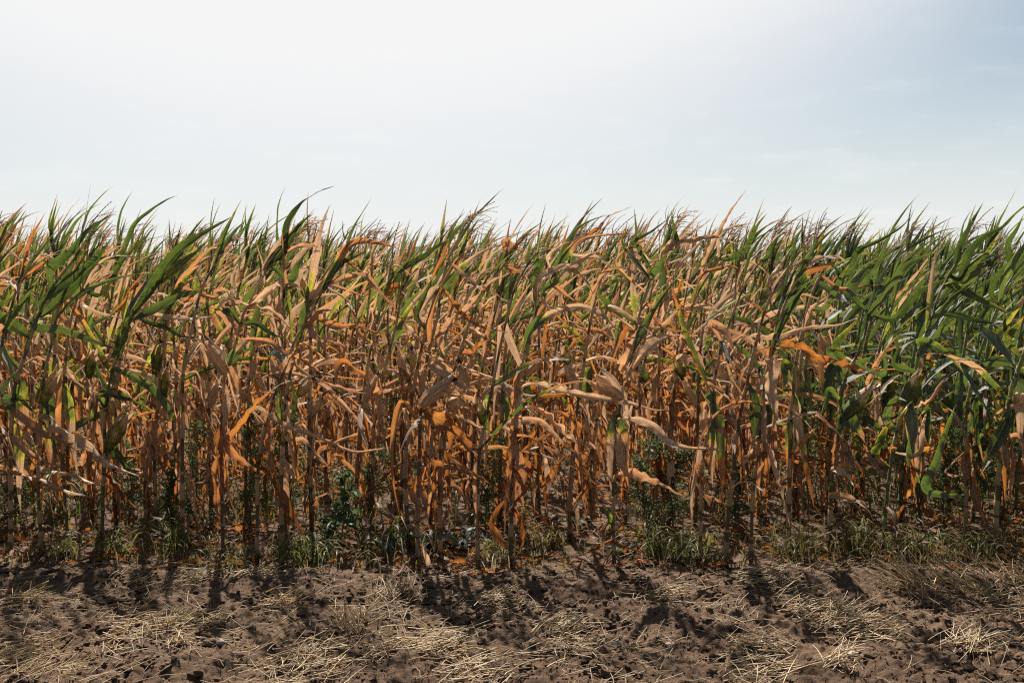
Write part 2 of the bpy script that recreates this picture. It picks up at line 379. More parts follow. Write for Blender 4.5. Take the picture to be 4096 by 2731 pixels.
# ------------------------------------------------------------------ ground
_perm = np.random.default_rng(3).random((256, 256))
def vnoise(x, y):
    xi, yi = np.floor(x).astype(int), np.floor(y).astype(int); u, v = smooth(x - xi), smooth(y - yi)
    g = lambda i, j: _perm[i % 256, j % 256]
    return (g(xi, yi) * (1 - u) + g(xi + 1, yi) * u) * (1 - v) + (g(xi, yi + 1) * (1 - u) + g(xi + 1, yi + 1) * u) * v - 0.5
def land_fall(y):
    """the field falls away gently behind the first rows"""
    return -0.50 * smooth((np.asarray(y, float) - 8.5) / 20)
def ground_z(x, y):
    x = np.asarray(x, float); y = np.asarray(y, float)
    rough = 0.35 + 0.65 * smooth((5.36 - y) / 0.25)                # worked soil in front, settled sand among the rows
    edge = 0.022 * np.exp(-((y - 5.18 - 0.12 * vnoise(x * 1.1, y * 0)) / 0.13) ** 2)
    z = 0.05 * vnoise(x * 0.9 + 5, y * 0.9) + edge
    z = z + rough * (0.070 * vnoise(x * 2.6, y * 3.4 + 9) + 0.045 * vnoise(x * 7 + 3, y * 8) + 0.018 * np.abs(vnoise(x * 17, y * 19)) * 2
                     + 0.013 * np.abs(vnoise(x * 37 + 7, y * 41)) * 2 + 0.014 * np.maximum(vnoise(x * 26 + 70, y * 24) - .12, 0) * 3 + 0.011 * vnoise(x * 78, y * 83))
    far = smooth((np.hypot(x, y) - 14) / 20)
    return z * (1 - far) + land_fall(y)
def spaced(lo, hi, step, out):
    a = np.arange(lo, hi, step); b, s = [], step
    x = a[-1]
    while x < out: s *= 1.22; x += s; b.append(x)
    c, s = [], step; x = a[0]
    while x > -out: s *= 1.22; x -= s; c.append(x)
    return np.r_[c[::-1], a, b]
gx = spaced(-3.3, 3.3, 0.009, 600); gy = spaced(3.7, 5.9, 0.008, 600)
gy = np.r_[gy[gy < 5.9], np.arange(5.9, 9.0, 0.022), spaced(9.0, 9.2, 0.05, 600)]
gy = np.unique(np.r_[gy[gy < 9.0], [q for q in spaced(8.9, 9.1, 0.03, 600) if q > 9.0]])
X, Y = np.meshgrid(gx, gy)
gm = MB(); gm.grid(np.stack([X, Y, ground_z(X, Y)], -1), np.stack([X, Y], -1), np.zeros(X.shape + (4,)))
tag(gm.build('ground', M_SOIL), kind='structure')

# ------------------------------------------------------------------ maize: parts
WIND = np.array([1.0, 0.0, 0.0])
def stalk_mesh(mb, C, rng, r0, dry, near=True):
    """C: dense centre line; returns arc positions of the nodes"""
    L = np.r_[0, np.cumsum(np.linalg.norm(np.diff(C, axis=0), axis=1))]; tot = L[-1]
    nodes, q = [], 0.05
    while q < tot - 0.03:
        nodes.append(q); q += rng.uniform(0.11, 0.21) * (0.8 if q < 0.2 else 1.05)
    pos, rad, cols = [], [], []
    def ring(l, r, she, d, nd): pos.append(l); rad.append(r); cols.append((she, d, nd, 1))
    ring(-0.02, r0 * 1.25, 0, min(1, dry + .3), 0.2)
    for i, a in enumerate(nodes):
        b = nodes[i + 1] if i + 1 < len(nodes) else tot
        t = a / tot; r = r0 * (1 - 0.62 * t ** 1.2); dd = float(np.clip(dry + rng.normal(0, .15) + 0.35 * (0.45 - t), 0, 1))
        ring(a - 0.006, r * 1.0, 0, dd, .3); ring(a, r * 1.22, .4, dd, 1.0); ring(a + 0.007, r * 1.18, 1, dd, .3)
        f = rng.uniform(0.35, 1.0) ** .7 * .97
        if rng.random() < 0.35 and t < 0.5: f = 0.10
        ring(a + (b - a) * f * 0.6, r * 1.14, 1, dd, 0); ring(a + (b - a) * f, r * 1.24, 1, dd, 0)
        ring(a + (b - a) * f + 0.003, r * 0.93, 0, dd, .1); ring(b - 0.012, r * 0.9, 0, dd, 0.1)
    ring(tot, r0 * 0.35, .5, dry, 0)
    pos = np.array(pos); ok = np.r_[True, np.diff(pos) > 1e-4]; pos = pos[ok]
    pos[0] = 0
    P = np.stack([np.interp(pos, L, C[:, k]) for k in range(3)], 1)
    P[0] -= np.array([0, 0, 0.03])
    tube(mb, P, np.array(rad)[ok], 8 if near else 5, cols=np.array(cols, float)[ok], ref=(0.2, -0.95, 0.1))
    return nodes, L, tot

def tassel_mesh(mb, P0, d, rng, size=1.0, near=True):
    d = nrm(np.asarray(d, float) + np.array([rng.uniform(-.35, .15), rng.normal(0, .15), .25])); n = 26 if near else 6
    def spike(p, dr, L, bend, r):
        pts, q, v = [], np.array(p, float), np.array(dr, float); st = L / n
        for i in range(n + 1):
            pts.append(q.copy()); v = nrm(v + bend / n); q = q + v * st
        s = np.linspace(0, 1, n + 1)
        rad = r * (1 - 0.55 * s) * (1 + (0.42 * np.where(np.arange(n + 1) % 2, 1, -1) if near else 0)); rad[0] = r * .6; rad[-1] = r * .3
        tube(mb, np.array(pts), rad, 4 if near else 3, col=(rng.random(), 0, 0, 1))
    P0 = P0 + d * .10; tube(mb, np.array([P0 - d * .13, P0 - d * .06, P0]), np.array([.0035, .003, .0025]), 4, col=(.3, 0, 0, 1)); Lc = rng.uniform(.16, .29) * size
    spike(P0, d, Lc, np.array([rng.uniform(.15, .9), rng.normal(0, .15), -rng.uniform(0.05, .5)]), 0.0046)
    for i in range(rng.integers(6, 13) if near else rng.integers(3, 6)):
        az = rng.uniform(0, 6.28); o = np.array([math.cos(az), math.sin(az), 0.0])
        dd = nrm(d * rng.uniform(.6, 1.3) + o * rng.uniform(.25, .9) + WIND * rng.uniform(-.1, .4))
        spike(P0 + d * rng.uniform(0, .11) * size, dd, rng.uniform(.09, .19) * size,
              np.array([rng.uniform(.5, 1.8), rng.normal(0, .3), -rng.uniform(.3, 1.7)]), 0.0026)

def ear_parts(P0, d, L, r, rng, dry, silk=True, husks=2, flare=0.0):
    """husked ear: body, loose husk leaves, silk"""
    d = nrm(np.asarray(d, float)); body, hs, sk = MB(), [], MB()
    bend = np.array([rng.uniform(-.1, .25), 0, -rng.uniform(0, .25)]) * 0.6
    n = 14; pts = [np.array(P0, float)]; v = d.copy()
    for i in range(n): v = nrm(v + bend / n); pts.append(pts[-1] + v * L / n)
    s = np.linspace(0, 1, n + 1)
    rad = r * np.clip(np.sin(np.pi * np.clip(s * 0.80 + 0.10, 0, 1)) ** 0.75, 0, 1) * (1 - 0.55 * smooth((s - .6) / .4))
    rad[0] = r * 0.35; rad[-1] = r * 0.16
    k = 14; a = np.arange(k); rm = 1 + 0.06 * np.sin(a * 2.4 + s[:, None] * 4) + 0.03 * rng.normal(0, 1, (n + 1, k))
    h = rng.random()
    cc = np.zeros((n + 1, 4)); cc[:, 0] = np.clip(dry + 0.25 * s, 0, 1); cc[:, 1] = 0.9 + .1 * h; cc[:, 3] = 1
    tube(body, np.array(pts), rad, k, cols=cc, rmod=rm)
    for i in range(husks):
        m = MB(); az = rng.uniform(-1, 1) + (math.pi if i % 2 else 0)
        side = nrm(np.cross(d, [0, 1, 0.1])) * math.cos(az) + np.array([0, -1, 0]) * abs(math.sin(az))
        p = [pts[0] + side * r * .5, pts[4] + side * r * 1.06, pts[9] + side * r * (1.05 + flare), pts[-1] + side * r * (.6 + flare * 2) + v * L * .12,
             pts[-1] + side * r * (.9 + 3 * flare) + v * L * rng.uniform(.2, .4)]
        leaf(m, p, r * 1.7, rng, dry, min(1, dry + .3), ref=side, fold=-.25, wave=.3, n=12, m=5, hue=.92 + .08 * h)
        hs.append(m)
    if silk:
        for i in range(9):
            o = rng.normal(0, 1, 3); e = pts[-1] + v * .01
            tube(sk, catmull([e, e + v * .02 + o * .005, e + v * .035 + o * .012 + [0.006, 0, -.012], e + v * .03 + o * .017 + [.012, 0, -.04]], 5), np.linspace(.003, .0012, 6), 3)
    return body, hs, sk

def auto_leaf(mb, P0, az, t, rng, d0, d1, tr, green, n=20, m=7, droop=None, Lm=1.0, glauc=0.0):
    """a leaf leaving the stalk at P0 on side az; t = relative height on the plant, blown to the right (+x)"""
    top = t > .62
    up = rng.uniform(1.0, 2.0) if top else rng.uniform(-.1, .8)
    o = np.array([math.cos(az), math.sin(az), 0.0])
    wk = (0.75 if top else 0.30) * rng.uniform(.5, 1.4)
    v = nrm(o * rng.uniform(.25, .6) + np.array([0, 0, up]) + WIND * wk * .5)
    L = rng.uniform(.58, .95) * (1.0 if t < .75 else .74 if t < .88 else .58) * (.8 if t < .2 else 1) * Lm * (1 if droop is None else .62)
    k = 10; st = L / k
    hang = droop is not None
    if droop is None: droop = rng.uniform(.0, .8) if (green and top) else rng.uniform(.5, 2.2) if top else rng.uniform(.8, 3.4)
    if hang: v = nrm(o * .8 + np.array([rng.uniform(0, .3), 0, rng.uniform(-.2, .5)])); wk *= .4
    if top: wk *= .62
    kink = rng.integers(2, 7) if (not green and not hang and rng.random() < .42) else -1
    pts, q = [], np.array(P0, float)
    for i in range(k + 1):
        pts.append(q.copy()); s = i / k
        v = v + np.array([0, 0, -1]) * droop / k * ((2.6 if i < 3 else .25) if hang else .25 + 1.25 * s) + WIND * wk * 1.6 / k + rng.normal(0, .05 if green else .075, 3)
        if i == kink: v = v + np.array([rng.uniform(-.1, .5), rng.normal(0, .4), -rng.uniform(.8, 1.8)])
        v = nrm(v); q = q + v * st
        if q[2] < 0.03: q[2] = 0.03 + 0.01 * rng.random()
    w = rng.uniform(.045, .075) * (1 if green else .82) * (.50 if t > .82 else .8 if t < .2 else 1) * (1.3 if hang else 1)
    leaf(mb, pts[::2] if n < 10 else pts, w, rng, d0, d1, tr, n=n, m=m, rot=rng.uniform(-1.2, 1.2), twist=rng.normal(0, .6 if green else 1.0),
         fold=rng.uniform(.2, .7) if green else rng.uniform(.3, 1.0), wave=.3 if green else rng.uniform(.5, 1.1), basew=.55 if not top else .4,
         roll=0 if green else rng.uniform(0, .3), glauc=float(np.clip(glauc + rng.uniform(.1, .5), 0, 1)), hue=float(np.clip(rng.normal(.16 + .84 * t, .20), 0, 1)))

def dry_of(x, Y, rng):
    """how withered a plant is: dry band in the middle of the view, greener to the right and among the back rows"""
    u = x / (Y * 0.515)
    d = 0.70 - 0.70 * smooth((u - 0.42) / 0.36) - 0.05 * smooth((-u - .45) / .4)
    d -= 0.05 * smooth((Y - 7.5) / 5)
    return float(np.clip(d + rng.normal(0, .10), 0.0, 1.0))
def leaf_dry(p, t, rng):
    """dryness at leaf base and tip, change position"""
    q = p + (0.55 - t) * 0.95 + rng.normal(0, .20)
    if q > .56: return rng.uniform(.72, .95), rng.uniform(.8, 1.0), .5, False
    if q > .30: return rng.uniform(.15, .40), rng.uniform(.75, .95), rng.uniform(.18, .7), True
    return rng.uniform(.02, .2), rng.uniform(.15, .45), rng.uniform(.6, .95), True

def generic_path(x, y, H, lean, rng, n=30):
    z = np.linspace(0, H, n + 1); s = z / H
    px = x + lean * s ** 2.3 + 0.012 * snoise(rng, n + 1, 5) * s
    py = y + rng.normal(0, .05) * s ** 2 + 0.012 * snoise(rng, n + 1, 5) * s
    return np.stack([px, py, z + float(ground_z(x, y))], 1)

def plant_parts(C, rng, p, near, nl=12, lod_n=20, lod_m=7, ear=None, skip_low=0, r0=None, ltop=1.0, glauc=0.0, tassel=True, tsize=1.0):
    st = MB(); nodes, L, tot = stalk_mesh(st, C, rng, r0 or rng.uniform(.0105, .0145), float(np.clip(p + .2, 0, 1)), near)
    leaves, az0 = [], rng.uniform(-.9, .9)
    usable = [a for a in nodes if a > .12]
    P = lambda a: np.array([np.interp(a, L, C[:, k]) for k in range(3)])
    sel = usable[-nl:] if skip_low == 0 else usable[skip_low:]
    for i, a in enumerate(sel):
        t = a / tot; d0, d1, tr, g = leaf_dry(p, t, rng)
        if not near and t < .15: continue
        for _ in range(0 if t > .62 else 2):
            m = MB(); auto_leaf(m, P(a - rng.uniform(0, .08)), rng.uniform(0, 6.28), t, rng, max(d0, .85) if t < .45 else d0, d1, tr, g and t > .45, lod_n, lod_m, glauc=glauc, droop=rng.uniform(4, 11)); m.hang = True; leaves.append(m)
        m = MB(); auto_leaf(m, P(a), az0 + (math.pi if i % 2 else 0) + rng.normal(0, .35), t, rng, d0, d1, tr, g, lod_n, lod_m, glauc=glauc)
        leaves.append(m)
        if t > .8 and rng.random() < .22:
            m = MB(); auto_leaf(m, P(a + .02), az0 + (0 if i % 2 else math.pi) + rng.normal(0, .35), t, rng, d0, d1, tr, g, lod_n, lod_m, glauc=glauc); leaves.append(m)
    for i in range(rng.integers(2, 5)):            # narrow flag leaves standing up beside the tassel
        a = tot - rng.uniform(.02, .16); b = P(a); d = nrm(C[-1] - C[-4]); az = rng.uniform(0, 6.28); Lf = rng.uniform(.22, .44)
        v = nrm(d * .5 + np.array([math.cos(az) * .3 + rng.uniform(0, .5), math.sin(az) * .3, .9])); e = b + v * Lf * .5
        d0, d1, tr, g_ = leaf_dry(p, 1.0, rng); m = MB()
        leaf(m, [b, e, e + nrm(v + WIND * rng.uniform(.0, .55)) * Lf * .5], rng.uniform(.022, .042), rng, d0, d1, tr, n=max(6, lod_n // 2), m=min(5, lod_m), rot=rng.uniform(-1, 1), fold=.5, wave=.3, glauc=.5, basew=.7)
        leaves.append(m)
    ta = MB(); d = nrm(C[-1] - C[-4])
    if tassel and rng.random() < .95: tassel_mesh(ta, C[-1] - d * rng.uniform(.01, .09), d, rng, tsize * rng.uniform(.6, 1.05), near)
    ears = []
    if ear is None: ear = rng.random() < .8
    if ear:
        a = usable[min(len(usable) - 1, int(len(usable) * rng.uniform(.38, .55)))]
        sx = rng.choice([-1, 1]); dz = rng.uniform(.5, 2.2) * (1 if rng.random() < .75 else -.8)
        ears.append(ear_parts(P(a) + [sx * .012, -.01, 0], [sx * .55, -rng.uniform(.1, .5), dz], rng.uniform(.17, .23), rng.uniform(.021, .027), rng,
                              float(np.clip(p + .25, .1, .9)), silk=rng.random() < .75, husks=2 if near else 0))
    return st, leaves, ta, ears

def link_plant(base, st, leaves, ta, ears, label, group, split=True, roots=None):
    root = empty('maize_plant', base); tag(root, label, 'maize plant', group)
    if roots is not None:
        rm = MB()
        for i in range(11):
            az = i * .57 + roots.normal(0, .15); o = np.array([math.cos(az), math.sin(az), 0]); h = roots.uniform(.03, .085)
            tube(rm, catmull([base + [0, 0, h] + o * .010, base + [0, 0, h * .6] + o * .035, base + [0, 0, -.015] + o * roots.uniform(.05, .075)], 5), np.linspace(.0045, .0025, 6), 4, col=(.3, .9, .8, 1))
        rm.build('brace_roots', M_STALK, root, base)
    st.build('stalk', M_STALK, root, base)
    if split:
        for m in leaves: m.build('leaf', M_LEAF, root, base)
    elif leaves:
        mm = MB(); [mm.merge(m) for m in leaves]; mm.build('foliage', M_LEAF, root, base)
    if ta.n: ta.build('tassel', M_TASSEL, root, base)
    for b, hs, sk in ears:
        e = b.build('ear', M_HUSK, root, base)
        for h in hs: h.build('husk_leaf', M_HUSK, e, base)
        if sk.n: sk.build('silk', M_SILK, e, base)
    return root

# ------------------------------------------------------------------ front row, laid out after the photograph
# stalks: ground point first, then points up the stalk (full-frame pixels); p = how withered; note for the label
STALKS = [
 (.35, 'with a green leaning top', [(49,2219),(40,1900),(45,1700),(66,1536),(102,1404),(153,1261),(214,1149)]),
 (.45, 'with a folded green leaf streaming right', [(166,2219),(158,1950),(157,1770),(165,1590),(189,1465),(204,1378),(219,1287),(265,1159)]),
 (.60, 'thin and dry behind two trailing leaves', [(275,2160),(252,1900),(250,1680),(262,1500)]),
 (.35, 'with a greenish ear angled away from its stalk', [(413,2162),(410,1967),(419,1806),(422,1680),(430,1565),(459,1440),(515,1287),(551,1230),(600,1150)]),
 (.70, 'brown, with a wide dead leaf hanging flat', [(624,2150),(621,1823),(630,1680),(640,1450),(665,1300)]),
 (.65, 'standing in front of the bushy green weed', [(733,2200),(730,1794),(730,1622),(736,1479),(770,1300)]),
 (.70, 'with banded pale sheaths and a pale ear near its top', [(895,2242),(892,2110),(887,1995),(887,1852),(890,1680),(892,1536),(907,1455),(944,1379),(969,1261),(1000,1205)]),
 (.62, 'crooked, with a broken pale sheath', [(1030,2248),(1027,2024),(1033,1880),(1053,1737),(1079,1639),(1104,1553),(1139,1479),(1177,1363),(1218,1302),(1310,1134)]),
 (.60, 'with one very long leaf sagging to the right', [(1127,2213),(1127,1966),(1130,1794),(1136,1708),(1147,1593),(1162,1484),(1200,1340)]),
 (.75, 'with a broad dead leaf hanging beside a bare gap', [(1640,2180),(1622,1980),(1625,1800),(1640,1660),(1660,1520),(1690,1380)]),
 (.72, 'with a fat pale ear bent to the right', [(1675,2248),(1670,2053),(1673,1921),(1681,1697),(1684,1622),(1703,1465),(1720,1378),(1748,1261),(1764,1159),(1789,1047)]),
 (.72, 'beside the pale bent ear, its leaves trailing right', [(1761,2230),(1759,1909),(1764,1766),(1770,1726),(1787,1582),(1830,1440)]),
 (.68, 'with dark silk showing on a narrow ear', [(1911,2270),(1911,1967),(1919,1794),(1942,1680),(1960,1593),(1988,1450),(2024,1287)]),
 (.66, 'under the long leaf that crosses the middle', [(2040,2250),(2050,1900),(2055,1794),(2060,1737),(2077,1507),(2104,1389),(2140,1261),(2181,1154)]),
 (.70, 'with a white papery husk hanging at mid height', [(2455,2254),(2453,2053),(2458,1852),(2464,1737),(2473,1651),(2501,1536),(2522,1455),(2553,1277),(2609,1103)]),
 (.72, 'thin, with a reddish leaf trailing far right', [(2674,2110),(2676,1820),(2690,1650),(2705,1500),(2730,1380)]),
 (.66, 'with a green and white leaf on its upper half', [(2800,2254),(2803,2024),(2811,1852),(2823,1766),(2846,1622),(2857,1536),(2870,1450),(2890,1363),(2936,1251)]),
 (.70, 'bent sideways by the wind, brown throughout', [(2903,2265),(2915,2053),(2929,1909),(2950,1720),(2985,1560),(3010,1420)]),
 (.60, 'with a drooping arched leaf near its foot', [(3004,2270),(3012,1995),(3030,1794),(3047,1651),(3064,1507),(3090,1380)]),
 (.55, 'with a yellow and orange leaf at eye height', [(3152,2230),(3158,1794),(3172,1622),(3181,1450),(3215,1300)]),
 (.30, 'pale stemmed, with a sharply folded green leaf', [(3316,2213),(3325,1995),(3336,1852),(3353,1708),(3365,1594),(3388,1496),(3439,1389),(3480,1256)]),
 (.22, 'with a fat green ear tipped by dark silk', [(3531,2225),(3548,2013),(3560,1852),(3583,1737),(3600,1680),(3646,1594),(3674,1404),(3725,1297),(3761,1159)]),
 (.35, 'slender, behind the striped green leaf', [(3865,2170),(3867,1852),(3858,1708),(3876,1594),(3925,1400),(3965,1280)]),
 (.30, 'with broad yellowing leaves low on its stalk', [(3985,2200),(3990,1909),(4013,1794),(4048,1565),(4082,1450),(4130,1290)]),
]
